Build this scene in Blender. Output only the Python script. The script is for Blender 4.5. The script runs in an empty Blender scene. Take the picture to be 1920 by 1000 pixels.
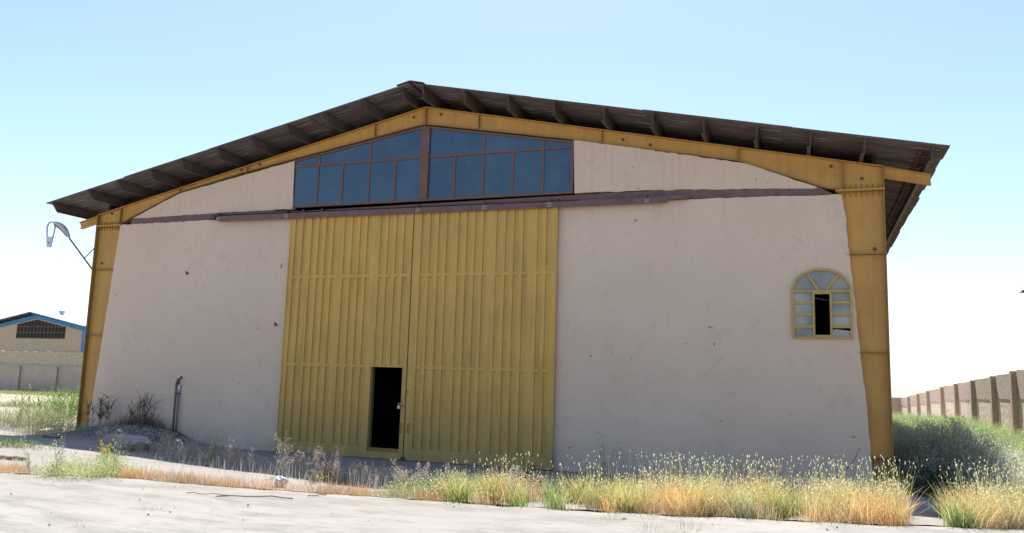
import bpy, math, random
import numpy as np
from mathutils import Vector, Matrix
from mathutils.geometry import tessellate_polygon

random.seed(7)
RNG = np.random.default_rng(11)
SC = bpy.context.scene
COL = SC.collection

# ------------------------------------------------------------------ camera
CAM = np.array([18.6054, -17.0875, 1.9099]); YAW, PITCH, ROLL, FPX = 0.3523, 0.1372, 0.0293, 1525.16
def cam_axes():
    cy, sy = math.cos(YAW), math.sin(YAW); cp, sp = math.cos(PITCH), math.sin(PITCH); cr, sr = math.cos(ROLL), math.sin(ROLL)
    f = np.array([-sy*cp, cy*cp, sp]); r = np.array([cy, sy, 0.]); u = np.cross(r, f)
    return cr*r+sr*u, -sr*r+cr*u, f
AR, AU, AF = cam_axes()
cd = bpy.data.cameras.new('camera'); cam = bpy.data.objects.new('camera', cd); COL.objects.link(cam)
cam.matrix_world = Matrix(((AR[0], AU[0], -AF[0], CAM[0]), (AR[1], AU[1], -AF[1], CAM[1]), (AR[2], AU[2], -AF[2], CAM[2]), (0, 0, 0, 1)))
cd.sensor_width = 36; cd.lens = 36*FPX/1920; cd.clip_end = 4000; cd.clip_start = .1
SC.camera = cam
# ------------------------------------------------------------------ light
SUNV = Vector((-0.165, 0.50, 1.0)).normalized()
SC.world = bpy.data.worlds.new('World'); SC.world.use_nodes = True
nt = SC.world.node_tree; nt.nodes.clear()
sky = nt.nodes.new('ShaderNodeTexSky'); sky.sky_type = 'NISHITA'; sky.sun_disc = False
sky.sun_elevation = math.asin(SUNV.z); sky.sun_rotation = math.atan2(SUNV.x, SUNV.y) % (2*math.pi)
sky.altitude = 1000; sky.air_density = 1.0; sky.dust_density = 1.5; sky.ozone_density = 1.4
bg = nt.nodes.new('ShaderNodeBackground'); bg.inputs['Strength'].default_value = 0.108
wo = nt.nodes.new('ShaderNodeOutputWorld')
nt.links.new(sky.outputs[0], bg.inputs[0]); nt.links.new(bg.outputs[0], wo.inputs[0])
sd = bpy.data.lights.new('sun', 'SUN'); sd.energy = 5.0; sd.angle = math.radians(.5); sd.color = (1, .955, .89)
so = bpy.data.objects.new('sun', sd); COL.objects.link(so)
so.rotation_euler = SUNV.to_track_quat('Z', 'Y').to_euler(); so.location = (0, 30, 40)
vs = SC.view_settings; vs.view_transform = 'Standard'; vs.look = 'None'; vs.gamma = 1; vs.use_curve_mapping = False
vs.exposure = 1.1

# ------------------------------------------------------------------ helpers
def ray(u, v): return AF+(u-960)/FPX*AR-(v-500)/FPX*AU
def fp(u, v, y=0.):                       # point of the facade plane (or one parallel to it) seen at a photo pixel
    d = ray(u, v); t = (y-CAM[1])/d[1]; return CAM+t*d
def fx(u, v, y=0.): return float(fp(u, v, y)[0])
def fz(u, v, y=0.): return float(fp(u, v, y)[2])
def sstep(a, b, x):
    t = np.clip((x-a)/(b-a), 0, 1); return t*t*(3-2*t)
def H(x, y):                              # height of the ground
    x = np.asarray(x, float); y = np.asarray(y, float)
    hx = np.interp(x, [-3, 4, 8.5, 12, 16, 20, 26, 34], [.24, .27, .17, .09, .12, .185, .185, .1])
    near = 1-sstep(-3.2, -.5, y)
    z = hx*near*np.interp(y, [-60, -30, -9], [0, .6, 1])
    side = .11*(1-sstep(0.2, 3., x))*sstep(-2.2, -.5, y)*(1-sstep(12, 22, y))
    m = .36*np.exp(-((x-2.5)/1.35)**2-((y+.25)/.85)**2)+.1*np.exp(-((x-.9)/.9)**2-((y+.5)/.8)**2)
    m = m+.16*np.exp(-((x+3.2)/.8)**2-((y-.3)/.5)**2)
    back = -1.25*sstep(34, 60, y)*sstep(14, 22, x)-np.clip(y-66, 0, 1500)*.035
    return z+side+m+back
def gp(u, v, up=0.):                      # ground point seen at a photo pixel
    z = 0.
    for _ in range(12):
        d = ray(u, v); t = (z-CAM[2])/d[2]; P = CAM+t*d; z = float(H(P[0], P[1]))+up
    return P[0], P[1], z

LOC = {}
def tag(o, label=None, cat=None, group=None, kind=None):
    if label: o['label'] = label
    if cat: o['category'] = cat
    if group: o['group'] = group
    if kind: o['kind'] = kind
    return o
def empty(name, loc, label, cat, group=None):
    o = bpy.data.objects.new(name, None); COL.objects.link(o); o.location = loc; o.empty_display_size = .2
    LOC[o.name] = Vector(loc); return tag(o, label, cat, group)
class MB:
    def __init__(s): s.v = []; s.f = []
    def box(s, x0, x1, y0, y1, z0, z1):
        n = len(s.v); s.v += [(x, y, z) for x in (x0, x1) for y in (y0, y1) for z in (z0, z1)]
        s.f += [tuple(n+i for i in q) for q in ((0, 1, 3, 2), (4, 6, 7, 5), (0, 4, 5, 1), (2, 3, 7, 6), (0, 2, 6, 4), (1, 5, 7, 3))]
        return s
    def prism(s, pts, y0, y1, holes=()):  # polygon in xz, extruded in y
        loops = [[Vector((p[0], 0, p[1])) for p in l] for l in [pts]+list(holes)]
        flat = [p for l in loops for p in l]; n = len(s.v); N = len(flat)
        s.v += [(p.x, y0, p.z) for p in flat]+[(p.x, y1, p.z) for p in flat]
        for t in tessellate_polygon([[Vector((p.x, p.z, 0)) for p in l] for l in loops]):
            a = flat[t[0]]; b = flat[t[1]]; c = flat[t[2]]
            cr = (b.x-a.x)*(c.z-a.z)-(b.z-a.z)*(c.x-a.x)
            t = t if cr > 0 else t[::-1]
            s.f.append((n+t[0], n+t[1], n+t[2])); s.f.append((n+N+t[2], n+N+t[1], n+N+t[0]))
        k = 0
        for li, l in enumerate(loops):
            ar = sum(l[i].x*l[(i+1) % len(l)].z-l[(i+1) % len(l)].x*l[i].z for i in range(len(l)))
            ccw = ar > 0
            if li: ccw = not ccw
            for i in range(len(l)):
                a, b = n+k+i, n+k+(i+1) % len(l)
                s.f.append((a, a+N, b+N, b) if ccw else (a, b, b+N, a+N))
            k += len(l)
        return s
    def prism_x(s, pts, x0, x1):          # polygon in yz extruded along x
        n = len(s.v); N = len(pts)
        s.v += [(x0, p[0], p[1]) for p in pts]+[(x1, p[0], p[1]) for p in pts]
        s.f.append(tuple(range(n+N-1, n-1, -1))); s.f.append(tuple(range(n+N, n+2*N)))
        for i in range(N): s.f.append((n+i, n+(i+1) % N, n+N+(i+1) % N, n+N+i))
        return s
    def beam(s, a, b, w, h, up=(0, 0, 1)):
        a = Vector(a); b = Vector(b); d = (b-a).normalized(); r = d.cross(Vector(up)).normalized(); u = r.cross(d)
        n = len(s.v)
        for p in (a, b):
            for i, j in ((-1, -1), (1, -1), (1, 1), (-1, 1)): s.v.append(tuple(p+r*i*w/2+u*j*h/2))
        s.f += [tuple(n+i for i in q) for q in ((3, 2, 1, 0), (4, 5, 6, 7), (0, 1, 5, 4), (1, 2, 6, 5), (2, 3, 7, 6), (3, 0, 4, 7))]
        return s
    def tube(s, pts, r, k=8, cap=True):
        pts = [Vector(p) for p in pts]; n = len(s.v); rs = r if isinstance(r, (list, tuple)) else [r]*len(pts)
        for i, p in enumerate(pts):
            d = (pts[min(i+1, len(pts)-1)]-pts[max(i-1, 0)]).normalized()
            a = d.cross(Vector((0, 0, 1)) if abs(d.z) < .9 else Vector((1, 0, 0))).normalized(); b = d.cross(a)
            for j in range(k):
                t = 2*math.pi*j/k; s.v.append(tuple(p+(a*math.cos(t)+b*math.sin(t))*rs[i]))
        for i in range(len(pts)-1):
            for j in range(k):
                s.f.append((n+i*k+j, n+i*k+(j+1) % k, n+(i+1)*k+(j+1) % k, n+(i+1)*k+j))
        if cap: s.f.append(tuple(n+j for j in range(k-1, -1, -1))); s.f.append(tuple(n+(len(pts)-1)*k+j for j in range(k)))
        return s
    def build(s, name, mat, parent=None, smooth=False, bevel=0):
        off = Vector((0, 0, 0))
        p = parent
        while p: off += LOC.get(p.name, Vector((0, 0, 0))); p = p.parent
        me = bpy.data.meshes.new(name); me.from_pydata([tuple(Vector(v)-off) for v in s.v], [], s.f)
        me.materials.append(mat); me.update()
        if smooth:
            me.polygons.foreach_set('use_smooth', [True]*len(me.polygons))
        o = bpy.data.objects.new(name, me); COL.objects.link(o)
        if parent: o.parent = parent
        if bevel:
            m = o.modifiers.new('bevel', 'BEVEL'); m.width = bevel; m.segments = 2; m.limit_method = 'ANGLE'; m.angle_limit = .6
        return o

# ------------------------------------------------------------------ materials
class NT:
    def __init__(s, name):
        s.m = bpy.data.materials.new(name); s.m.use_nodes = True; s.t = s.m.node_tree; s.t.nodes.clear()
        s.o = s.t.nodes.new('ShaderNodeOutputMaterial'); s.tc = s.t.nodes.new('ShaderNodeTexCoord')
    def n(s, typ, **k):
        nd = s.t.nodes.new(typ)
        for a, b in k.items(): setattr(nd, a, b)
        return nd
    def l(s, a, b): s.t.links.new(a, b)
    def noise(s, scale, detail=4, rough=.55, vec=None, stretch=None):
        nd = s.n('ShaderNodeTexNoise'); nd.inputs['Scale'].default_value = scale; nd.inputs['Detail'].default_value = detail; nd.inputs['Roughness'].default_value = rough
        if stretch:
            mp = s.n('ShaderNodeMapping'); mp.inputs['Scale'].default_value = stretch; s.l(vec or s.tc.outputs['Object'], mp.inputs[0]); s.l(mp.outputs[0], nd.inputs['Vector'])
        else: s.l(vec or s.tc.outputs['Object'], nd.inputs['Vector'])
        return nd.outputs['Fac']
    def ramp(s, fac, stops):
        nd = s.n('ShaderNodeValToRGB'); e = nd.color_ramp.elements
        while len(e) < len(stops): e.new(.5)
        for el, (p, c) in zip(e, stops): el.position = p; el.color = (c if len(c) == 4 else (*c, 1)) if not isinstance(c, (int, float)) else (c, c, c, 1)
        s.l(fac, nd.inputs[0]); return nd.outputs[0]
    def mix(s, fac, a, b, mode='MIX'):
        nd = s.n('ShaderNodeMix', data_type='RGBA', blend_type=mode)
        for sk, x in ((nd.inputs[0], fac), (nd.inputs[6], a), (nd.inputs[7], b)):
            if isinstance(x, bpy.types.NodeSocket): s.l(x, sk)
            else: sk.default_value = x if isinstance(x, (int, float)) else (*x[:3], 1)
        return nd.outputs[2]
    def math(s, op, a, b=0.):
        nd = s.n('ShaderNodeMath', operation=op)
        for i, x in enumerate((a, b)):
            if isinstance(x, bpy.types.NodeSocket): s.l(x, nd.inputs[i])
            else: nd.inputs[i].default_value = x
        return nd.outputs[0]
    def bump(s, h, strength=.3, dist=.02, prev=None):
        nd = s.n('ShaderNodeBump'); nd.inputs['Strength'].default_value = strength; nd.inputs['Distance'].default_value = dist; s.l(h, nd.inputs['Height'])
        if prev: s.l(prev, nd.inputs['Normal'])
        return nd.outputs[0]
    def pbr(s, col, rough=.8, metal=0., normal=None, spec=.5):
        b = s.n('ShaderNodeBsdfPrincipled')
        for k, x in (('Base Color', col), ('Roughness', rough), ('Metallic', metal), ('Specular IOR Level', spec)):
            if isinstance(x, bpy.types.NodeSocket): s.l(x, b.inputs[k])
            else: b.inputs[k].default_value = x if isinstance(x, (int, float)) else (*x[:3], 1)
        if normal: s.l(normal, b.inputs['Normal'])
        s.l(b.outputs[0], s.o.inputs[0]); return s.m

def m_plaster():
    t = NT('plaster')
    base = t.ramp(t.noise(.55, 5, .6), [(.3, (.62, .46, .345)), (.7, (.70, .535, .41))])
    fine = t.noise(14, 5, .7)
    c = t.mix(t.ramp(fine, [(.35, 0.), (.75, 1.)]), base, (.63, .485, .39)); 
    # scuffs and patches
    pt = t.ramp(t.noise(3.2, 6, .72), [(.56, 0.), (.68, 1.)])
    c = t.mix(t.math('MULTIPLY', pt, .35), c, (.44, .35, .29))
    # vertical rain streaks, stronger in the gable
    st = t.ramp(t.noise(1, 5, .7, stretch=(9, 1, .45)), [(.5, 0.), (.66, 1.)])
    sep = t.n('ShaderNodeSeparateXYZ'); t.l(t.tc.outputs['Object'], sep.inputs[0])
    hi = t.n('ShaderNodeMapRange'); hi.inputs[1].default_value = 4.4; hi.inputs[2].default_value = 6.6; t.l(sep.outputs[2], hi.inputs[0])
    c = t.mix(t.math('MULTIPLY', t.math('MULTIPLY', st, hi.outputs[0]), .18), c, (.30, .21, .16))
    lo = t.n('ShaderNodeMapRange'); lo.inputs[1].default_value = .7; lo.inputs[2].default_value = .05; t.l(sep.outputs[2], lo.inputs[0])
    ld = t.math('MULTIPLY', lo.outputs[0], t.ramp(t.noise(1.7, 5, .6), [(.35, 0.), (.65, .5)]))
    c = t.mix(ld, c, (.30, .255, .225))
    sp = t.ramp(t.noise(7, 2, .5), [(.745, 0.), (.765, 1.)])
    c = t.mix(t.math('MULTIPLY', sp, .6), c, (.12, .10, .09))
    n = t.bump(t.noise(1.3, 4, .5), .6, .05); n = t.bump(fine, .5, .008, n); n = t.bump(t.noise(60, 3, .6), .3, .003, n)
    return t.pbr(c, .92, 0, n, .25)
def m_yellow(name='yellow_paint', a=(.55, .29, .068), b=(.46, .235, .056), rust=.55):
    t = NT(name)
    c = t.ramp(t.noise(1.4, 5, .6), [(.3, b), (.7, a)])
    c = t.mix(t.math('MULTIPLY', t.ramp(t.noise(1, 5, .7, stretch=(7, 7, .6)), [(.48, 0.), (.68, 1.)]), .35), c, (.20, .13, .05))
    c = t.mix(t.math('MULTIPLY', t.ramp(t.noise(5.5, 6, .75), [(.62, 0.), (.72, 1.)]), rust), c, (.16, .075, .035))
    if 'door' in name:
        sep = t.n('ShaderNodeSeparateXYZ'); t.l(t.tc.outputs['Object'], sep.inputs[0])
        lo = t.n('ShaderNodeMapRange'); lo.inputs[1].default_value = 1.3; lo.inputs[2].default_value = .1; t.l(sep.outputs[2], lo.inputs[0])
        c = t.mix(t.math('MULTIPLY', lo.outputs[0], t.ramp(t.noise(1.1, 6, .7, stretch=(3, 3, .8)), [(.3, .15), (.65, .75)])), c, (.27, .21, .10))
        c = t.mix(t.ramp(t.noise(1, 6, .8, stretch=(14, 14, .8)), [(.64, 0.), (.74, .55)]), c, (.24, .13, .06))
        oi = t.n('ShaderNodeObjectInfo'); c = t.mix(t.math('MULTIPLY', oi.outputs['Random'], .22), c, (.40, .27, .10))
    n = t.bump(t.noise(3, 4, .5), .25, .01)
    if 'door' in name: n = t.bump(t.noise(1.1, 3, .5), .5, .05, n)
    return t.pbr(c, t.ramp(t.noise(4), [(.3, .5), (.7, .68)]), 0, n, .4)
def m_simple(name, a, b, scale=3, rough=.7, metal=0, bs=.3, bd=.01, bscale=20, spec=.4, stretch=None):
    t = NT(name); c = t.ramp(t.noise(scale, 6, .65, stretch=stretch), [(.32, a), (.68, b)])
    return t.pbr(c, rough, metal, t.bump(t.noise(bscale, 4, .6), bs, bd), spec)
def m_sheet():
    t = NT('roof_sheet_metal')
    c = t.ramp(t.noise(1.1, 6, .7, stretch=(.5, 3, 1)), [(.3, (.07, .057, .058)), (.5, (.12, .10, .098)), (.72, (.20, .18, .17))])
    oi = t.n('ShaderNodeObjectInfo'); c = t.mix(t.math('MULTIPLY', oi.outputs['Random'], .5), c, (.11, .065, .05))
    c = t.mix(t.math('MULTIPLY', t.ramp(t.noise(1, 3, .5, stretch=(.6, 26, 1)), [(.54, 0.), (.60, 1.)]), t.ramp(t.noise(1.3, 2), [(.42, 0.), (.58, .75)])), c, (.42, .40, .37))  # pale stripes put the highlights along the corrugation into the sheet colour
    return t.pbr(c, .62, .1, t.bump(t.noise(12), .2, .005), .35)
def m_brick(name, c1, c2, mortar, sx=.24, sz=.075, rot=True):
    t = NT(name)
    mp = t.n('ShaderNodeMapping'); t.l(t.tc.outputs['Object'], mp.inputs[0])
    sep = t.n('ShaderNodeSeparateXYZ'); t.l(t.tc.outputs['Object'], sep.inputs[0])
    cmb = t.n('ShaderNodeCombineXYZ'); t.l(t.math('ADD', sep.outputs[0], sep.outputs[1]), cmb.inputs[0]); t.l(sep.outputs[2], cmb.inputs[1])
    br = t.n('ShaderNodeTexBrick'); br.inputs['Scale'].default_value = 1; br.inputs['Brick Width'].default_value = sx; br.inputs['Row Height'].default_value = sz
    br.inputs['Mortar Size'].default_value = .012; br.inputs['Color1'].default_value = (*c1, 1); br.inputs['Color2'].default_value = (*c2, 1); br.inputs['Mortar'].default_value = (*mortar, 1)
    t.l(cmb.outputs[0], br.inputs['Vector'])
    c = t.mix(t.ramp(t.noise(6, 6, .75), [(.38, 0.), (.66, .7)]), br.outputs['Color'], tuple(x*.55 for x in c2))
    n = t.bump(br.outputs['Fac'], -.6, .02); n = t.bump(t.noise(14, 6, .7), .9, .04, n)
    return t.pbr(c, .95, 0, n, .2)
def m_ground():
    t = NT('dry_ground')
    c = t.ramp(t.noise(.35, 8, .65), [(.3, (.27, .225, .165)), (.5, (.34, .295, .225)), (.72, (.30, .27, .16))])
    c = t.mix(t.ramp(t.noise(5, 8, .75), [(.42, 0.), (.62, .75)]), c, (.42, .38, .31))
    c = t.mix(t.ramp(t.noise(28, 6, .8), [(.55, 0.), (.7, .7)]), c, (.16, .13, .095))
    n = t.bump(t.noise(9, 8, .75), .9, .06); n = t.bump(t.noise(60, 5, .7), .6, .015, n)
    return t.pbr(c, .97, 0, n, .15)
def m_concrete(name, a, b, patch=.5):
    t = NT(name)
    c = t.ramp(t.noise(.45, 8, .7, stretch=(.7, 1.5, 1)), [(.34, a), (.66, b)])
    c = t.mix(t.math('MULTIPLY', t.ramp(t.noise(1.6, 7, .75, stretch=(.6, 1.6, 1)), [(.45, 0.), (.62, 1.)]), patch), c, tuple(x*.74 for x in a))
    c = t.mix(t.ramp(t.noise(70, 4, .8), [(.52, 0.), (.66, .55)]), c, tuple(x*.58 for x in a))
    c = t.mix(t.ramp(t.noise(110, 2, .8), [(.62, 0.), (.72, .8)]), c, (.50, .48, .45))
    v = t.n('ShaderNodeTexVoronoi', feature='DISTANCE_TO_EDGE'); v.inputs['Scale'].default_value = .33
    dv = t.n('ShaderNodeMix', data_type='VECTOR'); dv.inputs[0].default_value = .14
    nn = t.n('ShaderNodeTexNoise'); nn.inputs['Scale'].default_value = 1.6; nn.inputs['Detail'].default_value = 6; t.l(t.tc.outputs['Object'], nn.inputs['Vector'])
    t.l(t.tc.outputs['Object'], dv.inputs[4]); t.l(nn.outputs['Color'], dv.inputs[5]); t.l(dv.outputs[1], v.inputs['Vector'])
    cr = t.ramp(v.outputs['Distance'], [(0., 1.), (.0035, 0.)])
    c = t.mix(t.math('MULTIPLY', cr, .22), c, (.13, .11, .09))
    n = t.bump(t.noise(2.5, 6, .6), .5, .03); n = t.bump(t.noise(75, 5, .75), .8, .008, n)
    return t.pbr(c, .93, 0, n, .25)
def m_pane(name, a, b, rough, spec=.5, speck=True):
    t = NT(name)
    c = t.ramp(t.noise(1.2, 3, .5), [(.3, a), (.7, b)])
    oi = t.n('ShaderNodeObjectInfo')
    if speck:
        c = t.mix(t.math('MULTIPLY', oi.outputs['Random'], .35), c, tuple(x*.55 for x in a))
        c = t.mix(t.math('MULTIPLY', t.ramp(t.noise(.8, 5, .7), [(.48, 0.), (.75, 1.)]), .35), c, (.11, .15, .17))
    if speck: c = t.mix(t.ramp(t.noise(17, 3, .5), [(.73, 0.), (.76, .8)]), c, (.32, .36, .38))
    return t.pbr(c, rough, 0, t.bump(t.noise(2.2, 2, .4), .08, .01), spec)
def m_veg(name='plant', trans=.45):
    t = NT(name)
    at = t.n('ShaderNodeAttribute', attribute_name='Col')
    d = t.n('ShaderNodeBsdfDiffuse'); tr = t.n('ShaderNodeBsdfTranslucent'); mx = t.n('ShaderNodeMixShader'); mx.inputs[0].default_value = trans
    t.l(at.outputs['Color'], d.inputs[0]); t.l(at.outputs['Color'], tr.inputs[0]); t.l(d.outputs[0], mx.inputs[1]); t.l(tr.outputs[0], mx.inputs[2]); t.l(mx.outputs[0], t.o.inputs[0])
    return t.m
PLASTER = m_plaster()
YEL = m_yellow(); YDOOR = m_yellow('door_paint', (.64, .385, .09), (.55, .325, .075), .26)
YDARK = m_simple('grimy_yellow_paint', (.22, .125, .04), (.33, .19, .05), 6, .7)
TRACK = m_simple('purple_brown_primer', (.125, .07, .06), (.185, .11, .095), 5, .6, .1, .3, .01, 25)
TRACK2 = m_simple('dark_channel_steel', (.060, .050, .052), (.10, .08, .08), 6, .6, .2)
FRAMEB = m_simple('brown_frame_paint', (.13, .065, .05), (.18, .09, .07), 6, .6)
YFRAME = m_simple('mustard_frame_paint', (.40, .26, .08), (.48, .32, .10), 8, .6)
PURLIN = m_simple('purlin_steel', (.075, .055, .048), (.14, .10, .08), 3, .65, .1)
RUST = m_simple('rusty_angle', (.13, .05, .03), (.2, .085, .05), 8, .8)
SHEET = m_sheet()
GLASS = m_pane('dark_blue_glass', (.024, .060, .112), (.032, .078, .140), .07, .75)
FROST = m_pane('frosted_glass', (.15, .155, .15), (.42, .42, .39), .35, .5, False)
DARK = m_simple('dark_interior', (.03, .028, .026), (.05, .045, .04), 2, .9)
GROUND = m_ground()
PAVE = m_concrete("pale_pavement", (.24, .225, .203), (.30, .282, .258), .8)
APRON = m_concrete('apron_concrete', (.235, .22, .20), (.30, .28, .255), .35)
RUBBLE = m_simple('rubble_dirt', (.13, .12, .115), (.26, .24, .22), 9, .95, 0, 1., .05, 25, .2)
STONE = m_simple('stone', (.30, .28, .26), (.44, .42, .39), 6, .9, 0, .8, .03, 15, .2)
DOORIN = m_simple('dark_brown_steel', (.035, .026, .02), (.05, .038, .03), 4, .7)
LGREY = m_simple('lamp_housing', (.48, .49, .52), (.58, .59, .62), 4, .45, .1)
DGREY = m_simple('dark_grey_steel', (.09, .095, .12), (.13, .135, .16), 6, .6, .3)
PIPE = m_simple('brown_pipe', (.13, .105, .10), (.2, .17, .16), 5, .6)
BLUE = m_simple('blue_paint', (.03, .16, .34), (.05, .22, .44), 3, .55)
WROOF = m_simple('pale_metal_roof', (.30, .42, .47), (.36, .48, .52), 1, .45)
FARBRICK = m_brick('ochre_brick', (.64, .51, .36), (.54, .43, .31), (.42, .36, .30))
WALLBRICK = m_brick('rough_brick', (.58, .47, .39), (.50, .40, .33), (.45, .37, .31))
MUD = m_simple('mud_plaster', (.54, .44, .36), (.70, .59, .49), 1, .95, 0, .8, .05, 5, .2, (3, 3, .5))
MUDGREY = m_simple('grey_plaster', (.38, .315, .26), (.46, .39, .33), 1, .95, 0, .5, .03, 5, .2)
PILBR = m_simple('brown_brick_pilaster', (.44, .33, .25), (.54, .42, .33), 5, .95, 0, .8, .04, 12, .2)
VEG = m_veg()
PLASTIC = m_simple('clear_plastic', (.40, .42, .45), (.62, .63, .65), 12, .4)
WOOD = m_simple('weathered_wood', (.16, .13, .10), (.26, .21, .16), 8, .9)

# ------------------------------------------------------------------ ground, apron, pavement
def grid_obj(name, xs, ys, zf, mat, kind='structure', mask=None):
    X, Y = np.meshgrid(xs, ys, indexing='ij'); Z = zf(X, Y); nx, ny = X.shape
    v = np.stack([X, Y, Z], -1).reshape(-1, 3)
    f = []
    for i in range(nx-1):
        for j in range(ny-1):
            if mask is None or mask((xs[i]+xs[i+1])/2, (ys[j]+ys[j+1])/2):
                a = i*ny+j; f.append((a, a+ny, a+ny+1, a+1))
    me = bpy.data.meshes.new(name); me.from_pydata(v.tolist(), [], f); me.materials.append(mat); me.update()
    me.polygons.foreach_set('use_smooth', [True]*len(me.polygons))
    o = bpy.data.objects.new(name, me); COL.objects.link(o); o['kind'] = kind; return o
def wob(X, Y, a=.02, s=1.):
    return a*(np.sin(X*1.7*s+.3)*np.cos(Y*2.1*s+1.1)+.6*np.sin(X*4.3*s+Y*3.1*s)+.4*np.cos(X*9.1*s-Y*7.7*s))
xs = np.unique(np.concatenate([[-1500, -600, -250, -120, -70, -45, -35, -28, -22, -18], np.arange(-15, 32, .22), [34, 36, 40, 46, 55, 70, 100, 180, 400, 1500]]))
ys = np.unique(np.concatenate([[-1500, -400, -120, -60, -35, -25, -18, -14], np.arange(-12, 8, .22), np.arange(8, 40, .8), [42, 46, 50, 54, 58, 62, 70, 90, 140, 300, 800, 1500]]))
def groundz(X, Y):
    dirt = sstep(-.2, -1.5, X)+sstep(20.6, 22, X)
    return H(X, Y)-.035+wob(X, Y, .012)*(1+1.8*np.clip(dirt, 0, 1))*np.exp(-(np.abs(X)/60)**2)
grid_obj('ground', xs, ys, groundz, GROUND)
EPX = ((0, 886.7), (213, 895), (427, 912), (640, 928), (740, 933), (873, 943), (1040, 954.5), (1280, 967), (1447, 974), (1613, 982), (1813, 990), (1920, 993))
EDGE = np.array([gp(u, v, .03)[:2] for u, v in EPX])
e0, e1 = EDGE[0], EDGE[-1]
EDGE = np.vstack([[(-30, e0[1]-.33*(e0[0]+30))], EDGE, [(40, e1[1]+.28*(40-e1[0]))]])
def edgey(x): return np.interp(x, EDGE[:, 0], EDGE[:, 1])
px = np.concatenate([np.arange(-30, -2, 1.5), np.arange(-2, 26, .12), np.arange(26, 40, 1.5)])
pj = edgey(px)+.03*np.sin(px*5.1)+.025*np.sin(px*13.7+1)+.02*np.array([random.uniform(-1, 1) for _ in px])
offs = np.concatenate([[-.001, 0.], np.linspace(.25, 8, 28), [11, 16, 26, 40]])
V = []
for x, e in zip(px, pj):
    for k, o in enumerate(offs):
        y = e-o; z = float(H(x, y))+.022+float(wob(np.array(x), np.array(y), .006))
        if k == 0: z -= .06
        V.append((x, y, z))
n = len(offs); F = [(i*n+j+1, i*n+j, (i+1)*n+j, (i+1)*n+j+1)[::-1] for i in range(len(px)-1) for j in range(n-1)]
me = bpy.data.meshes.new('pavement'); me.from_pydata(V, [], [tuple(reversed(f)) for f in F]); me.materials.append(PAVE)
me.polygons.foreach_set('use_smooth', [True]*len(me.polygons))
o = bpy.data.objects.new('pavement', me); COL.objects.link(o); o['kind'] = 'structure'
# concrete apron in front of the building
ax = np.arange(-3., 21.9, .2); ay = np.linspace(0, 1, 24)
V = []
for x in ax:
    y0 = edgey(x)+.22+.06*math.sin(x*3.3)+.04*math.sin(x*11); y1 = .02 if x > -.1 else .02
    for t in ay:
        y = y0+(y1-y0)*t; V.append((x, y, float(H(x, y))+.006+float(wob(np.array(x), np.array(y), .006))))
n = len(ay); F = [(i*n+j, (i+1)*n+j, (i+1)*n+j+1, i*n+j+1) for i in range(len(ax)-1) for j in range(n-1)]
me = bpy.data.meshes.new('apron'); me.from_pydata(V, [], F); me.materials.append(APRON); me.polygons.foreach_set('use_smooth', [True]*len(F))
o = bpy.data.objects.new('apron', me); COL.objects.link(o); o['kind'] = 'structure'
# dirt mound against the wall
mx_ = np.arange(-.4, 5.6, .07); my = np.arange(-2.6, -.02, .07)
def moundz(X, Y):
    m = np.exp(-((X-2.3)/1.7)**2-((Y+.3)/.95)**2)
    rough = np.array(RNG.normal(0, 1, X.shape))
    return H(X, Y)-.07+.19*np.clip(m*1.5, 0, 1)**.8*.8+rough*.020*np.clip(m*3, 0, 1)+wob(X, Y, .012, 2.3)*np.clip(m*2, 0, 1)
grid_obj('dirt_mound', mx_, my, moundz, RUBBLE)
def mz(x, y): return float(H(x, y))-.07+.152*min(1, max(0, 1.5*math.exp(-((x-2.3)/1.7)**2-((y+.3)/.95)**2)))**.8

# ------------------------------------------------------------------ warehouse
WH = empty('warehouse', (10, 0, 0), 'large plastered steel-frame warehouse with mustard frame, fluted sliding gate and low gable roof', 'warehouse')
ZS = 5.79; ZL = 6.12; ZR = 6.25; ZA = 8.35
def rough_line(a, b, step=.12, amp=.012):
    n = max(1, int(math.dist(a, b)/step)); out = []
    for i in range(n):
        t = i/n; out.append((a[0]+(b[0]-a[0])*t+random.uniform(-amp, amp)*(i > 0), a[1]+(b[1]-a[1])*t+random.uniform(-amp, amp)*(i > 0)))
    return out
def rough_poly(p, flags):
    out = []
    for i in range(len(p)):
        a, b = p[i], p[(i+1) % len(p)]
        out += rough_line(a, b, .12, flags[i]) if flags[i] else [a]
    return out
def F7(u, v, y=-.07): P = fp(u, v, y); return (float(P[0]), float(P[2]))
# lower wall, two sides of the gate
lb = [F7(160, 818, -.1)[:1]+(-.3,), (6.55, -.3), (6.55, F7(544, 406, -.1)[1]), F7(379, 413.6, -.1), F7(226, 421.5, -.1)]
MB().prism(rough_poly(lb, (0, 0, .01, .014, .006)), -.10, .12).build('plaster_wall', PLASTER, WH)
wxl, wxr, wzb, wzs, wzt = fx(1486, 636), fx(1600, 636), 2.85, 3.80, 4.24
hole = [(wxl+.04, wzb+.03), (wxr-.04, wzb+.03), (wxr-.04, wzs-.02), (wxl+.04, wzs-.02)]
rb = [(13.2, -.3), (F7(1639, 897, -.1)[0], -.3), F7(1626, 765, -.1), F7(1613, 660, -.1), F7(1600, 540, -.1), F7(1592, 470, -.1), F7(1585, 400, -.1), F7(1577, 365, -.1), F7(1420, 369.6, -.1), F7(1258, 375, -.1), (13.2, F7(1060, 378, -.1)[1])]
MB().prism(rough_poly(rb, (0, .01, .01, .01, .014, .014, .01, .012, .012, .008, 0)), -.10, .12, [hole[::-1]]).build('plaster_wall', PLASTER, WH)
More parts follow.
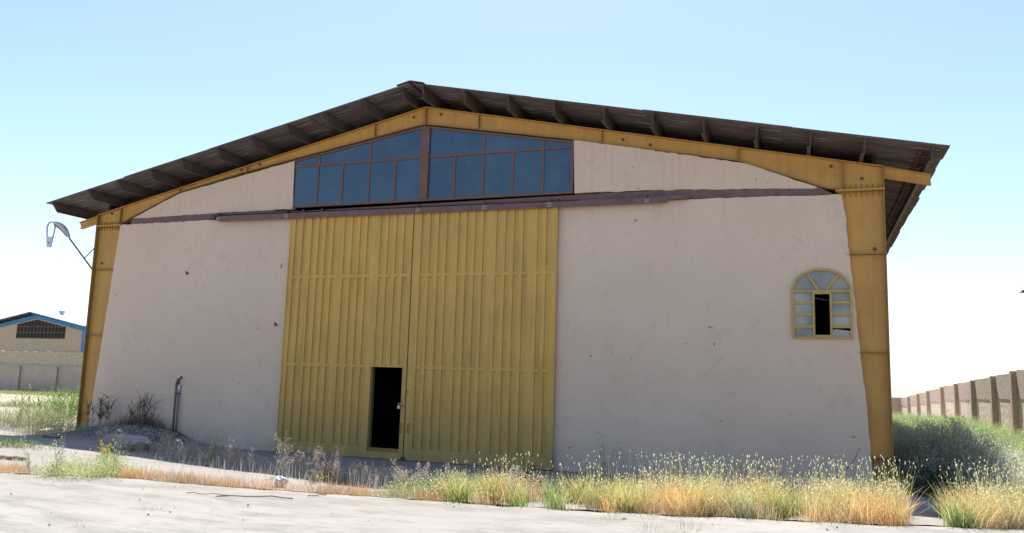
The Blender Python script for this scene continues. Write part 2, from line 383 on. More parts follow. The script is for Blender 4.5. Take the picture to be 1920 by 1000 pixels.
# gable plaster
MB().prism(rough_poly([F7(249, 410), F7(409, 399.5), F7(548, 392), F7(552, 302), F7(470, 325), F7(340, 362), F7(300, 382)], (.01, .01, 0, .006, .006, .006, .006)), -.07, .10).build('gable_wall', PLASTER, WH)
MB().prism(rough_poly([F7(1077, 363), F7(1184, 358), F7(1420, 353.5), F7(1529, 353.5), F7(1533, 351), F7(1502, 341), F7(1451, 324), F7(1406, 307), F7(1317, 296), F7(1200, 278), F7(1076, 262)], (.02, .012, .01, 0, .01, .01, .01, .015, .018, .018, 0)), -.07, .10).build('gable_wall', PLASTER, WH)
# columns: web, flanges, stiffeners, splice
def column(side):
    sgn = 1 if side == 'l' else -1
    X = (lambda d: d) if side == 'l' else (lambda d: 20.02-d)
    ztop = ZL if side == 'l' else ZR
    xo, xi0, xi1 = 0.0, .30, .82
    def pp(l): return l if sgn > 0 else l[::-1]
    def bx(m, a, b, y0, y1, z0, z1): a, b = X(a), X(b); return m.box(min(a, b), max(a, b), y0, y1, z0, z1)
    web = MB().prism(pp([(X(.012), -.3), (X(xi0), -.3), (X(xi1), ZS-.02), (X(.012), ZS-.02)]), -.012, .012)
    c = web.build('column', YEL, WH)
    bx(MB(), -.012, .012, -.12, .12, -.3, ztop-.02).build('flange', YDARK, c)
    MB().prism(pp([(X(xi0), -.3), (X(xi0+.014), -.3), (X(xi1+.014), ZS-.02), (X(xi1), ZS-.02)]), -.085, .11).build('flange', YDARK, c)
    bx(MB(), -.02, xi1+.05, -.13, .12, ZS-.018, ZS+.018).build('splice_plate', YEL, c)
    zs = (.55, 2.36, 3.98+.35) if side == 'l' else (.42, 2.27, 4.25)
    zz = [fz(160, 775), fz(172, 629), fz(192, 507)] if side == 'l' else [fz(1655, 858), fz(1645, 662), fz(1625, 478)]
    for z in zz:
        t = z/ZS; bx(MB(), .014, xi0+(xi1-xi0)*t-.006, -.115, -.013, z-.006, z+.006).build('stiffener', YDARK, c)
    for i in range(7):
        x = .09+i*.1
        g = MB().prism(pp([(X(x-.006), ZS-.02), (X(x-.006), ZS-.13), (X(x+.006), ZS-.13), (X(x+.006), ZS-.02)])[::-1], -.05, -.013)
        g.v = [(v[0], v[1] if not (v[2] < ZS-.1 and v[1] < -.04) else -.02, v[2]) for v in g.v]
        g.build('gusset', YDARK, c)
        g = MB().box(X(x)-.006, X(x)+.006, -.05, -.013, ZS+.018, ZS+.13)
        g.v = [(v[0], v[1] if not (v[2] > ZS+.1 and v[1] < -.04) else -.02, v[2]) for v in g.v]
        g.build('gusset', YDARK, c)
    for i in range(12):
        x = .06+i*.062
        MB().tube([(X(x), -.10, ZS-.045), (X(x), -.10, ZS-.018)], .013, 6).build('bolt', YDARK, c)
    z0_ = zz[0]-.01; xb = xi0+(xi1-xi0)*z0_/ZS
    if side == 'r': MB().prism(pp([(X(.012), -.3), (X(xi0), -.3), (X(xb), z0_), (X(.012), z0_)]), -.016, -.0125).build('stained_base', YDARK, c)
    k = MB().prism(pp([(X(.012), ZS+.018), (X(xi1+.03), ZS+.018), (X(xi1-.02), ztop+.16*1), (X(.012), ztop-.02)]), -.012, .012)
    k.build('knee_plate', YEL, c)
    return c
CL = column('l'); CR = column('r')
# rafters
rsl = (ZA-ZL)/10.; rsr = (ZA-ZR)/10.
def rafter(side):
    sgn = 1 if side == 'l' else -1
    X = (lambda d: d) if side == 'l' else (lambda d: 20.02-d)
    sl = rsl if side == 'l' else (ZA-ZR)/10.01; z0 = ZL if side == 'l' else ZR
    top = lambda d: z0+sl*d
    if side == 'l': bot = [(.80, ZS+.04), (1.15, ZS+.2), (2.76, fz(340, 360)-.02), (4.95, fz(470, 322)), (10.01, fz(800, 234))]
    else: bot = [(.80, ZS+.04), (1.05, ZS+.08), (2.72, fz(1385, 303)), (6.3, fz(1075, 263)), (10.01, fz(800, 234))]
    pts = [(X(.80), top(.80)-.012)]+[(X(d), z) for d, z in bot]+[(X(10.01), top(10.01)-.012)]
    if sgn > 0: pts = pts
    r = MB().prism(pts, -.0115, .0115).build('rafter', YEL, WH)
    MB().prism([(X(-.02), top(-.02)-.012), (X(10.01), ZA-.012), (X(10.01), ZA+.004), (X(-.02), top(-.02)+.004)], -.10, .10).build('flange', YEL, r)
    for i in range(1, len(bot)-1):
        pass
    low = [(X(d), z) for d, z in bot]
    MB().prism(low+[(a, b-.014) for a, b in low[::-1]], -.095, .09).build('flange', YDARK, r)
    ds = [fx(229, 400)+.02, fx(341, 352), fx(467, 312), fx(706, 240)] if side == 'l' else [20.02-fx(u, v) for u, v in ((900, 222), (1130, 252), (1385, 285), (1580, 330))]
    for d in ds:
        zb = np.interp(d, [a for a, _ in bot], [b for _, b in bot])+.002 if d > .8 else ZS+.03
        MB().box(X(d)-.007, X(d)+.007, -.085, -.0125, float(zb), top(d)-.015).build('stiffener', YDARK, r)
    return r
RL = rafter('l'); RR = rafter('r')
MB().box(9.985, 10.035, -.09, -.0135, fz(800, 234), ZA-.014).build('ridge_plate', YDARK, RL)
# washers / rusty lugs welded on the webs
for u, v in ((1640, 467), (1616, 335), (1558, 312), (1219, 272), (1168, 262), (827, 215), (776, 220), (487, 309), (453, 319), (210, 401), (191, 494)):
    P = fp(u, v, -.02)
    MB().tube([(P[0], -.012, P[2]), (P[0], -.03, P[2])], .036, 8).tube([(P[0], -.03, P[2]), (P[0], -.045, P[2])], .015, 6).build('lug', RUST, RL if u < 800 else RR)
# eave outriggers
ob = MB().prism([(20.035, ZR-.20), (20.86, ZR-.40), (20.86, ZR-.225), (20.035, ZR-.02)], -.008, .008); o_ = ob.build('outrigger', YEL, WH)
MB().prism([(20.035, ZR-.22), (20.86, ZR-.42), (20.86, ZR-.40), (20.035, ZR-.20)], -.06, .06).build('flange', YEL, o_)
MB().prism([(20.035, ZR-.02), (20.86, ZR-.225), (20.86, ZR-.21), (20.035, ZR-.005)], -.06, .06).build('flange', YEL, o_)
ob = MB().prism([(-.68, ZL-.35), (-.015, ZL-.19), (-.015, ZL-.03), (-.74, ZL-.20)], -.008, .008); o_ = ob.build('outrigger', YEL, WH)
MB().prism([(-.68, ZL-.37), (-.015, ZL-.21), (-.015, ZL-.19), (-.68, ZL-.35)], -.06, .06).build('flange', YEL, o_)
MB().prism([(-.74, ZL-.20), (-.015, ZL-.03), (-.015, ZL-.01), (-.74, ZL-.18)], -.06, .06).build('flange', YEL, o_)
# purlins
DEPTH = 30.; OV = .90
def roofline(x): return (ZA-.005+.0)-(rsl*(10-x) if x < 10 else (ZA-ZR)/10.01*(x-10))
SSL = .2105
def sheetz(x): return 8.655-SSL*abs(x-10)
pxl = [fx(u, v) for u, v in ((214, 396), (268, 376), (326, 356), (383, 337), (447, 317), (511, 299), (576, 279), (645, 256), (716, 232), (783, 209))]+[-.85]
pxr = [fx(u, v) for u, v in ((820, 204), (897, 212), (975, 221), (1058, 232), (1147, 243), (1236, 254), (1328, 267), (1423, 281), (1520, 295), (1617, 309))]+[20.80]
for x in pxl+pxr:
    z = roofline(x)+.006; s = 1 if x < 10 else -1
    jy = random.uniform(-.05, .04)
    zt_ = sheetz(x)-.018; z = max(z, zt_-.26)
    pr = None
    pr = [(x, z), (x+.07*s, z), (x+.07*s, z+.012), (x+.012*s, z+.012), (x+.012*s, zt_-.012), (x-.055*s, zt_-.012), (x-.055*s, zt_), (x, zt_)]
    m = MB().prism(pr if s > 0 else pr, -OV+.02+jy, DEPTH+.3)
    m.v = [(a, b+(.16*(1-(c-z)/(zt_-z)) if b < 0 else 0), c) for a, b, c in m.v]
    m.build('purlin', PURLIN, WH)
# rusty eave angle and clips on the right
ex = 20.62; ez = sheetz(ex)-.03
MB().box(ex, ex+.05, -.5, DEPTH, ez-.06, ez+.0).build('eave_angle', RUST, WH)
for i in range(14):
    y = .6+i*.75; MB().beam((ex+.02, y, ez-.02), (ex+.3, y, ez-.07), .03, .02).build('eave_clip', YDARK, WH)
# roof sheets
def sheet_mesh():
    L, Wd = 2.98, .93; waves = 12; seg = 6; V = []; F = []
    ny = waves*seg+1
    us = (0, L/2, L)
    for u in us:
        for j in range(ny):
            y = Wd*j/(ny-1); V.append((u, y, .014*math.cos(2*math.pi*j/seg)))
    for i in range(len(us)-1):
        for j in range(ny-1): a = i*ny+j; F.append((a, a+ny, a+ny+1, a+1))
    n0 = len(V); V += [(x, y, z-.0025) for x, y, z in V]
    F += [tuple(reversed([n0+k for k in f])) for f in F[:]]
    for j in range(ny-1):
        F.append((j, j+1, n0+j+1, n0+j)); a = 2*ny+j; F.append((a+1, a, n0+a, n0+a+1))
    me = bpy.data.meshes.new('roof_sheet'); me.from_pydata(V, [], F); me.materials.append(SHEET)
    return me
SM = sheet_mesh()
def add_sheet(x, y, z, ang, flip):
    o = bpy.data.objects.new('roof_sheet', SM); COL.objects.link(o); o.parent = WH
    o.location = (x-10, y, z)
    o.rotation_euler = (0, ang, 0) if not flip else (0, ang, 0)
    return o
rows = int((DEPTH+OV+.3)/.87)+1
rise = .20
for side in (-1, 1):
    sl = SSL
    ang = math.atan(sl); ln = 2.98; 
    for k in range(4):
        # distance from ridge measured along the slope
        d0 = .04+k*2.76
        for r in range(rows):
            y = -OV+r*.87
            if y > DEPTH+.3: continue
            dz = (.004 if r % 2 else 0)+random.uniform(-.002, .002)+(.005 if k % 2 == 0 else 0)
            jx = random.uniform(-.02, .02); jy = random.uniform(-.035, .02) if r == 0 else 0
            dd = d0+jx
            tilt = random.uniform(-.0015, .0015)-.0015*(k > 0)
            if side > 0:
                add_sheet(10+dd*math.cos(ang), y+jy, sheetz(10)-dd*math.sin(ang)+dz, ang+tilt, False)
            else:
                e = dd+ln
                add_sheet(10-e*math.cos(ang), y+jy, sheetz(10)-e*math.sin(ang)+dz, -(ang+tilt), False)
rz = sheetz(10)+.0
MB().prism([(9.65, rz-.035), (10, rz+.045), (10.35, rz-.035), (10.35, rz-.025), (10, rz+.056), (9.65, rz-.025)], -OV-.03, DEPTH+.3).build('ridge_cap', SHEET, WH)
# closing walls, dark inside
MB().box(.02, .2, .13, DEPTH, -.3, 5.6).build('side_wall', PLASTER, WH)
MB().box(19.82, 20.0, .13, DEPTH, -.3, 5.6).build('side_wall', PLASTER, WH)
MB().box(.02, 20.0, DEPTH-.2, DEPTH-.01, -.3, 6.1).prism([(.02, 6.1), (20, 6.1), (20, 6.50), (10, 8.60), (.02, 6.5)], DEPTH-.2, DEPTH-.01).build('back_wall', PLASTER, WH)
MB().box(.1, .18, .13, DEPTH, 5.6, 6.52).build('eave_closer', DARK, WH); MB().box(19.84, 19.92, .13, DEPTH, 5.6, 6.52).build('eave_closer', DARK, WH)
MB().box(.22, 19.8, .14, DEPTH-.21, -.02, .05).build('inner_floor', DARK, WH)

# lintel channel and sliding-gate track
def zl(x): return 5.96+(5.83-5.96)*(x-1.1)/18.   # top of the channel
m = MB().prism([F7(243, 423, -.06), F7(1420, 375, -.06), F7(1575, 370, -.06), F7(1533, 350, -.06), F7(1420, 351, -.06), F7(1184, 360, -.06), F7(1077, 366, -.06), F7(560, 396, -.06), F7(409, 397, -.06), F7(249, 408, -.06)], -.06, .09); lint = m.build('lintel_channel', TRACK, WH)

MB().prism([(3.9, zl(3.9)-.015), (13.9, zl(13.9)-.01), (13.9, zl(13.9)+.005), (3.9, zl(3.9)+.0)], -.11, -.061).build('flange', TRACK2, lint)
ta, tb = fp(411, 411, -.26), fp(1252, 375, -.26)
def trk(x, dz=0): return float(ta[2]+(tb[2]-ta[2])*(x-ta[0])/(tb[0]-ta[0]))+dz
x0, x1 = float(ta[0]), float(tb[0])
trackm = MB().prism([(x0, trk(x0, -.075)), (x1, trk(x1, -.065)), (x1, trk(x1, .065)), (x0, trk(x0, .075))], -.268, -.26)
tr = trackm.build('gate_track', TRACK, WH)
MB().prism([(x0, trk(x0, .063)), (x1, trk(x1, .055)), (x1, trk(x1, .065)), (x0, trk(x0, .075))], -.259, -.12).build('flange', TRACK2, tr)
x2 = fx(1292, 370, -.2)
MB().prism([(x1-.6, trk(x1-.6, .0)), (x2, trk(x2, .02)), (x2, trk(x2, .10)), (x1-.6, trk(x1-.6, .10))], -.235, -.12).build('track_end', TRACK, tr)
for u in (411, 538, 570, 605, 784, 908, 1030, 1046, 1213):
    x = fx(u, 385, -.2); MB().box(x-.02, x+.02, -.235, .0, trk(x, .045), zl(x)+.02).build('hanger', TRACK2, tr)
for u in (411, 538, 784, 908, 1030, 1213):
    x = fx(u, 385, -.27); MB().box(x-.06, x+.06, -.276, -.2685, trk(x, -.055), trk(x, .055)).build('weld_plate', m_simple('weld_plate', (.19, .13, .125), (.27, .2, .19), 18, .7) if u == 411 else bpy.data.materials['weld_plate'], tr)
xa = fx(398, 409, -.2); MB().box(xa-.11, xa+.1, -.2, -.1, 5.82, 5.9).box(xa+.04, xa+.12, -.25, -.1, 5.79, 5.88).build('end_stop', TRACK2, tr)

# ---- gate leaves
YF = -.205
def fluted(x0, x1, z0, z1, flutes, zb, zt, yf=YF, dep=.038):
    """flat sheet between x0..x1, z0..z1 whose flutes are pressed in between zb and zt"""
    m = MB(); xs_ = [x0]
    def q(*p):
        n = len(m.v); m.v.extend(p); m.f.append(tuple(range(n, n+len(p))))
    cur = x0
    for a, b in flutes:
        q((cur, yf, z0), (a, yf, z0), (a, yf, z1), (cur, yf, z1))
        if zb > z0: q((a, yf, z0), (b, yf, z0), (b, yf, zb), (a, yf, zb))
        if zt < z1: q((a, yf, zt), (b, yf, zt), (b, yf, z1), (a, yf, z1))
        a2, b2 = a+.007, b-.007; yd = yf+dep
        q((a2, yd, zb+.006), (b2, yd, zb+.006), (b2, yd, zt-.004), (a2, yd, zt-.004))
        q((a, yf, zb), (a2, yd, zb+.006), (a2, yd, zt-.004), (a, yf, zt))
        q((b2, yd, zb+.006), (b, yf, zb), (b, yf, zt), (b2, yd, zt-.004))
        q((a, yf, zb), (b, yf, zb), (b2, yd, zb+.006), (a2, yd, zb+.006))
        q((a2, yd, zt-.004), (b2, yd, zt-.004), (b, yf, zt), (a, yf, zt))
        cur = b
    q((cur, yf, z0), (x1, yf, z0), (x1, yf, z1), (cur, yf, z1))
    # edges and back
    q((x0, yf+.04, z1), (x1, yf+.04, z1), (x1, yf+.04, z0), (x0, yf+.04, z0))
    q((x0, yf, z0), (x0, yf, z1), (x0, yf+.04, z1), (x0, yf+.04, z0)); q((x1, yf, z1), (x1, yf, z0), (x1, yf+.04, z0), (x1, yf+.04, z1))
    q((x0, yf, z1), (x1, yf, z1), (x1, yf+.04, z1), (x0, yf+.04, z1)); q((x1, yf, z0), (x0, yf, z0), (x0, yf+.04, z0), (x1, yf+.04, z0))
    return m
s4 = 5.557
g1 = [[(265, 310), (345, 382)], [(437, 480), (513, 556), (588, 631), (665, 710)], [(783, 830), (865, 910), (945, 990), (1022, 1068)], [(1160, 1206), (1240, 1286), (1325, 1370), (1408, 1456)]]
G1 = [[(fx(500+a/s4, 521, YF), fx(500+b/s4, 521, YF)) for a, b in g] for g in g1]
s5 = 5.263
g2 = [[(35, 80), (120, 163), (205, 247), (285, 328)], [(400, 442), (482, 526), (565, 610), (648, 694)], [(780, 828), (870, 917), (955, 1003), (1045, 1095)], [(1187, 1235), (1275, 1326)]]
G2 = [[(fx(780+a/s5, 516, YF), fx(780+b/s5, 516, YF)) for a, b in g] for g in g2]
DX0 = fx(538.5, 520, YF); SEAM = fx(771.5, 515, YF); DX1 = fx(1043.5, 510, YF); DT = 5.74
ZB1, ZB2 = fz(655, 518, YF), fz(610, 685, YF)
WX0, WX1, WZ0, WZ1 = fx(695, 690, YF), fx(755, 690, YF), fz(690, 846, YF), fz(695, 688, YF)
def gate(x0, x1, groups, wicket):
    fr = MB().box(x0+.02, x1-.02, -.16, -.13, .03, .25).box(x0+.02, x1-.02, -.16, -.13, DT-.1, DT-.02).box(x0+.02, x0+.1, -.16, -.13, .25, DT-.1).box(x1-.1, x1-.02, -.16, -.13, .25, DT-.1)
    leaf = fr.build('gate_leaf', YDARK, WH)
    bounds = [x0]+[(groups[i][-1][1]+groups[i+1][0][0])/2 for i in range(len(groups)-1)]+[x1]
    for gi, g in enumerate(groups):
        a, b = bounds[gi]+.0008, bounds[gi+1]-.0008
        fluted(a, b, ZB1, DT, g, ZB1+.035, DT-.012).build('gate_panel', YDOOR, leaf)
        fluted(a, b, ZB2, ZB1-.001, g, ZB2+.035, ZB1-.035).build('gate_panel', YDOOR, leaf)
        if wicket and gi == 3:
            w0 = WX0-.10
            mm = MB().box(a, WX0, YF, YF+.04, .02, ZB2-.001).box(WX1, b, YF, YF+.04, .02, ZB2-.001).box(WX0, WX1, YF, YF+.04, .02, WZ0).box(WX0, WX1, YF, YF+.04, WZ1, ZB2-.001)
            mm.build('gate_panel', YDOOR, leaf)
        else:
            fluted(a, b, .02, ZB2-.001, g if not (wicket and gi == 2) else g, .27, ZB2-.035).build('gate_panel', YDOOR, leaf)
    return leaf
L1 = gate(DX0, SEAM-.008, G1, True); L2 = gate(SEAM+.012, DX1, G2, False)
# edge angles at the seam and outer edges
MB().box(SEAM-.03, SEAM-.010, YF-.02, YF-.001, .03, DT-.02).build('edge_angle', YDOOR, L1)
MB().box(DX1-.035, DX1-.002, YF-.015, YF-.001, .03, DT-.02).build('edge_angle', YDOOR, L2)
MB().box(DX0+.002, DX0+.03, YF-.015, YF-.001, .03, DT-.02).build('edge_angle', YDOOR, L1)
# wicket frame lining, open wicket door folded inside
MB().box(WX0-.0, WX0+.03, YF+.041, YF+.09, WZ0, WZ1).box(WX1-.03, WX1, YF+.041, YF+.09, WZ0, WZ1).build('wicket_lining', YDARK, L1)
MB().beam((WX0+.04, -.10, (WZ0+WZ1)/2), (WX0-.30, .42, (WZ0+WZ1)/2), .04, WZ1-WZ0-.06).build('wicket_door', DOORIN, L1)
# handles and padlock
def handle(u, v, leaf):
    P = fp(u, v, YF); x, z = float(P[0]), float(P[2])
    MB().tube([(x, YF-.001, z-.1), (x, YF-.05, z-.08), (x, YF-.05, z+.08), (x, YF-.001, z+.1)], .012, 8).build('handle', YDARK, leaf, True)
handle(751.5, 803, L1); handle(766, 803, L2)
P = fp(755, 761, YF); x, z = float(P[0]), float(P[2])
MB().box(x-.03, x+.04, YF-.012, YF-.0005, z-.03, z+.03).build('hasp', YDARK, L1)
pk = MB().box(x-.11, x-.05, YF-.05, YF-.02, z-.07, z-.0).tube([(x-.1, YF-.035, z), (x-.1, YF-.035, z+.05), (x-.06, YF-.035, z+.05), (x-.02, YF-.02, z+.02)], .008, 6)
pk.build('padlock', LGREY, L1)
P = fp(765, 735, YF); MB().box(float(P[0])-.03, float(P[0])+.02, YF-.035, YF-.021, float(P[2])-.02, float(P[2])+.02).build('latch', YDARK, L1)
MB().box(SEAM-.05, SEAM+.05, YF-.04, YF-.02, .0, .09).build('floor_catch', TRACK2, L2)
MB().box(DX0-.1, DX1+.1, -.2, -.14, -.05, .012).build('floor_rail', TRACK2, WH)

# ---- clerestory window
YW = -.03
def z3(x, y): return 500+x/3.097, 130+y/3.097
def W(x, y): P = fp(*z3(x, y), YW); return float(P[0]), float(P[2])
wl, wr = fx(550, 340, YW), fx(1075.5, 330, YW)
zbt = fz(810, 377, YW); zra = (W(165, 560)[1]+W(1780, 455)[1]+W(905, 520)[1])/3
xc0, xc1 = W(895, 600)[0], W(942, 600)[0]
low_x = [W((a+b)/2, 660)[0] for a, b in ((290, 303), (430, 448), (588, 600), (738, 752))], [W((a+b)/2, 620)[0] for a, b in ((1085, 1095), (1255, 1262), (1425, 1432), (1605, 1605))]
topz = lambda x: (float(np.interp(x, [wl, 10.01], [fz(553, 301), fz(800, 236)])) if x < 10.01 else float(np.interp(x, [10.01, wr], [fz(800, 236), fz(1075, 265)])))-.02
fw = .026
win = MB().prism([(wl, zbt), (wr, zbt), (wr, zbt+.05), (wl, zbt+.05)], YW-.03, YW+.03).build('clerestory_window', FRAMEB, WH)
MB().prism([(wl, topz(wl)-.045), (10.01, topz(10.01)-.045), (wr, topz(wr)-.045), (wr, topz(wr)), (10.01, topz(10.01)), (wl, topz(wl))], YW-.032, YW+.03).build('head_frame', FRAMEB, win)
MB().box(wl, wl+.045, YW-.033, YW+.03, zbt+.05, topz(wl)-.045).build('jamb', FRAMEB, win)
MB().box(wr-.045, wr, YW-.033, YW+.03, zbt+.05, topz(wr)-.045).build('jamb', FRAMEB, win)
MB().box(xc0, xc1, YW-.06, YW+.034, zbt+.05, topz(10.01)-.05).build('centre_post', FRAMEB, win)
MB().box(wl+.045, xc0, YW-.026, YW+.02, zra-.025, zra+.025).build('transom', FRAMEB, win)
MB().box(xc1, wr-.045, YW-.026, YW+.02, zra-.025, zra+.025).build('transom', FRAMEB, win)
for lst in low_x:
    for x in lst: MB().box(x-fw, x+fw, YW-.023, YW+.018, zbt+.05, zra-.025).build('mullion', FRAMEB, win)
ups = [W(309, 530)[0], W(607, 460)[0]], [W(1265, 410)[0], W(1608, 430)[0]]
for lst in ups:
    for x in lst: MB().box(x-fw, x+fw, YW-.023, YW+.018, zra+.025, topz(x)-.05).build('mullion', FRAMEB, win)
def pane(pts, dy=0):
    m = MB().prism(pts, YW-.004, YW+.004)
    a, b = random.uniform(-.006, .006), random.uniform(-.006, .006); cx = sum(p[0] for p in pts)/len(pts); cz = sum(p[1] for p in pts)/len(pts)
    m.v = [(v[0], v[1]+a*(v[0]-cx)+b*(v[2]-cz), v[2]) for v in m.v]
    return m.build('pane', GLASS, win)
for lst, a, b in ((low_x[0], wl+.045, xc0), (low_x[1], xc1, wr-.045)):
    e = [a]+[v for x in lst for v in (x-fw, x+fw)]+[b]
    for i in range(0, len(e), 2): pane([(e[i], zbt+.05), (e[i+1], zbt+.05), (e[i+1], zra-.025), (e[i], zra-.025)])
for lst, a, b in ((ups[0], wl+.045, xc0), (ups[1], xc1, wr-.045)):
    e = [a]+[v for x in lst for v in (x-fw, x+fw)]+[b]
    for i in range(0, len(e), 2): pane([(e[i], zra+.025), (e[i+1], zra+.025), (e[i+1], topz(e[i+1])-.045), (e[i], topz(e[i])-.045)])
# putty smears
# ---- arched window
YA = -.125
def z5(x, y): P = fp(1400+x/5, 480+y/5, YA); return float(P[0]), float(P[2])
ax0, az0 = z5(428, 776); ax1 = z5(1000, 776)[0]; azs = z5(715, 326)[1]; azt = z5(705, 118)[1]; acx = (ax0+ax1)/2; rx = (ax1-ax0)/2; rzz = azt-azs
def arc(r, n=24, t0=0, t1=math.pi): return [(acx+(rx-r)*math.cos(t0+(t1-t0)*i/n), azs+(rzz-r)*math.sin(t0+(t1-t0)*i/n)) for i in range(n+1)]
aw = MB().prism(arc(0)+arc(.045)[::-1], YA-.03, YA+.05).build('arched_window', YFRAME, WH)
t = .045
MB().box(ax0, ax0+t, YA-.029, YA+.05, az0, azs-.001).build('jamb', YFRAME, aw); MB().box(ax1-t, ax1, YA-.029, YA+.05, az0, azs-.001).build('jamb', YFRAME, aw)
MB().box(ax0+t, ax1-t, YA-.028, YA+.05, az0, az0+.04).build('sill', YFRAME, aw)
MB().box(ax0+.02, ax1-.02, YA-.034, YA+.045, azs-.035, azs+.012).build('transom', YFRAME, aw)
ix0, ix1 = z5(618, 500)[0], z5(800, 500)[0]
sash = MB()
sash.box(ix0, ix0+.04, YA-.04, YA+.04, az0+.04, azs-.036); sash.box(ix1-.04, ix1, YA-.04, YA+.04, az0+.04, azs-.036); sash.box(ix0+.04, ix1-.04, YA-.04, YA+.04, az0+.04, az0+.075); sash.box(ix0+.04, ix1-.04, YA-.04, YA+.04, azs-.07, azs-.036)
sash.build('open_sash_frame', YFRAME, aw)
zr = [z5(500, y)[1] for y in (765, 675, 650, 560, 540, 450, 425, 338)]
for (a, b, side) in ((ax0+t, ix0, 0), (ix1, ax1-t, 1)):
    for k in range(3): MB().box(a, b, YA-.02, YA+.03, zr[2*k+1], zr[2*k+2]).build('glazing_bar', YFRAME, aw) if zr[2*k+2] > zr[2*k+1] else None
    bars = [az0+.04]+[ (zr[1]+zr[2])/2, (zr[3]+zr[4])/2, (zr[5]+zr[6])/2]+[azs-.036]
    for k in range(3): MB().box(a, b, YA-.022, YA+.03, bars[k+1]-.028, bars[k+1]+.028).build('glazing_bar', YFRAME, aw)
    for k in range(4):
        z0, z1 = bars[k]+(.028 if k else 0), bars[k+1]-(.028 if k < 3 else 0)
        if side and k == 0:
            MB().prism([(a, z0), (b, z0), (b, z0+.12), (a+.05, z0+.15), (a, z0+.13)], YA+.006, YA+.012).build('pane', FROST, aw)['label'] = 'broken pane'
        else: MB().box(a, b, YA+.006, YA+.012, z0, z1).build('pane', FROST, aw)
for (p0, q0) in (((668, 318), (568, 178)), ((745, 318), (862, 180))):
    a = z5(*p0); b = z5(*q0); MB().beam((a[0], YA-.003, a[1]), (b[0], YA-.003, b[1]), .045, .045, (0, 1, 0)).build('fan_bar', YFRAME, aw)
a0 = math.pi*.30; a1 = math.pi*.70
hub = (acx, azs+.012)
def fan(t0, t1, h0, h1): return [(acx+h0, azs+.013), (acx+h1, azs+.013)][::-1 if False else 1]+[(acx+(rx-.045)*math.cos(t0+(t1-t0)*i/10), azs+(rzz-.045)*math.sin(t0+(t1-t0)*i/10)) for i in range(11)]
MB().prism([(acx+.08, azs+.013)]+fan(.06, a0, 0, 0)[2:], YA+.006, YA+.012).build('pane', FROST, aw)
MB().prism([(acx-.06, azs+.013), (acx+.06, azs+.013)]+fan(a0, a1, 0, 0)[2:], YA+.0055, YA+.0115).build('pane', FROST, aw)
MB().prism([(acx-.08, azs+.013)]+fan(a1, math.pi-.06, 0, 0)[2:], YA+.006, YA+.012).build('pane', FROST, aw)
MB().box(wxl, wxr, .13, .16, wzb, wzs).v
# ---- broken sockets in the wall
for u, v in ((352, 513), (518, 609)):
    P = fp(u, v, -.1); x, z = float(P[0]), float(P[2]); m = MB()
    m.tube([(x, -.101, z), (x+.02, -.17, z-.02)], [.03, .022], 7); m.tube([(x-.04, -.101, z+.03), (x-.05, -.125, z+.05)], [.03, .01], 6)
    m.build('broken_bracket', RUST, WH)

def crack(pxs, w=.006):
    P_ = [F7(u, v, -.1) for u, v in pxs]; m = MB()
    up = [(x-w/2*random.uniform(.5, 1.6), z+w/2) for x, z in P_]; dn = [(x+w/2*random.uniform(.5, 1.6), z-w/2) for x, z in P_]
    for i in range(len(P_)-1): m.prism([dn[i], dn[i+1], up[i+1], up[i]] if (dn[i][0]-up[i][0])*(dn[i+1][1]-dn[i][1])-(0) > 0 else [up[i], up[i+1], dn[i+1], dn[i]], -.103, -.0985)
    m.build('crack', DARK, WH)
crack([(1613, 840), (1607, 848), (1605, 858), (1598, 868), (1588, 879), (1578, 890)])
crack([(900, 0), (901, 1)]) if False else None
# patches of newer mortar along the lintel and round the arched window
def patch(pts, d=.004):
    MB().prism(rough_poly([F7(u, v, -.1) for u, v in pts], (.012,)*len(pts)), -.1-d, -.099).build('mortar_patch', PLASTER, WH)
patch([(1476, 640), (1604, 642), (1606, 648), (1540, 652), (1480, 650)])
patch([(322, 722), (346, 724), (348, 704), (330, 698), (320, 706)])
# ------------------------------------------------------------------ standpipe
P = fp(326, 805, -.2); Q = fp(333, 712, -.16)
pt = empty('standpipe', (float(P[0]), -.16, .3), 'pair of thin brown pipes rising from the mound up the left wall', 'pipe')
MB().tube([(P[0]-.03, -.2, .2), (Q[0]-.04, -.15, Q[2]-.1), (Q[0]+.0, -.15, Q[2])], .026, 8).build('pipe', PIPE, pt, True)
MB().tube([(P[0]+.07, -.2, .2), (Q[0]+.06, -.15, Q[2]-.32)], .022, 8).build('pipe', PIPE, pt, True)
MB().tube([(Q[0]+.06, -.15, Q[2]-.32), (Q[0]+.07, -.15, Q[2]-.13)], .03, 8).build('pale_sleeve', m_simple('pale_plastic', (.5, .49, .47), (.6, .59, .57)), pt, True)
MB().tube([(Q[0]+.0, -.15, Q[2]-.12), (Q[0]+.03, -.16, Q[2]+.02), (Q[0]+.08, -.12, Q[2]+.06), (Q[0]+.08, -.09, Q[2]+.06)], .036, 8).build('elbow', DGREY, pt, True)
MB().box(Q[0]-.07, Q[0]+.1, -.13, -.101, Q[2]-.37, Q[2]-.34).build('clamp', DGREY, pt)

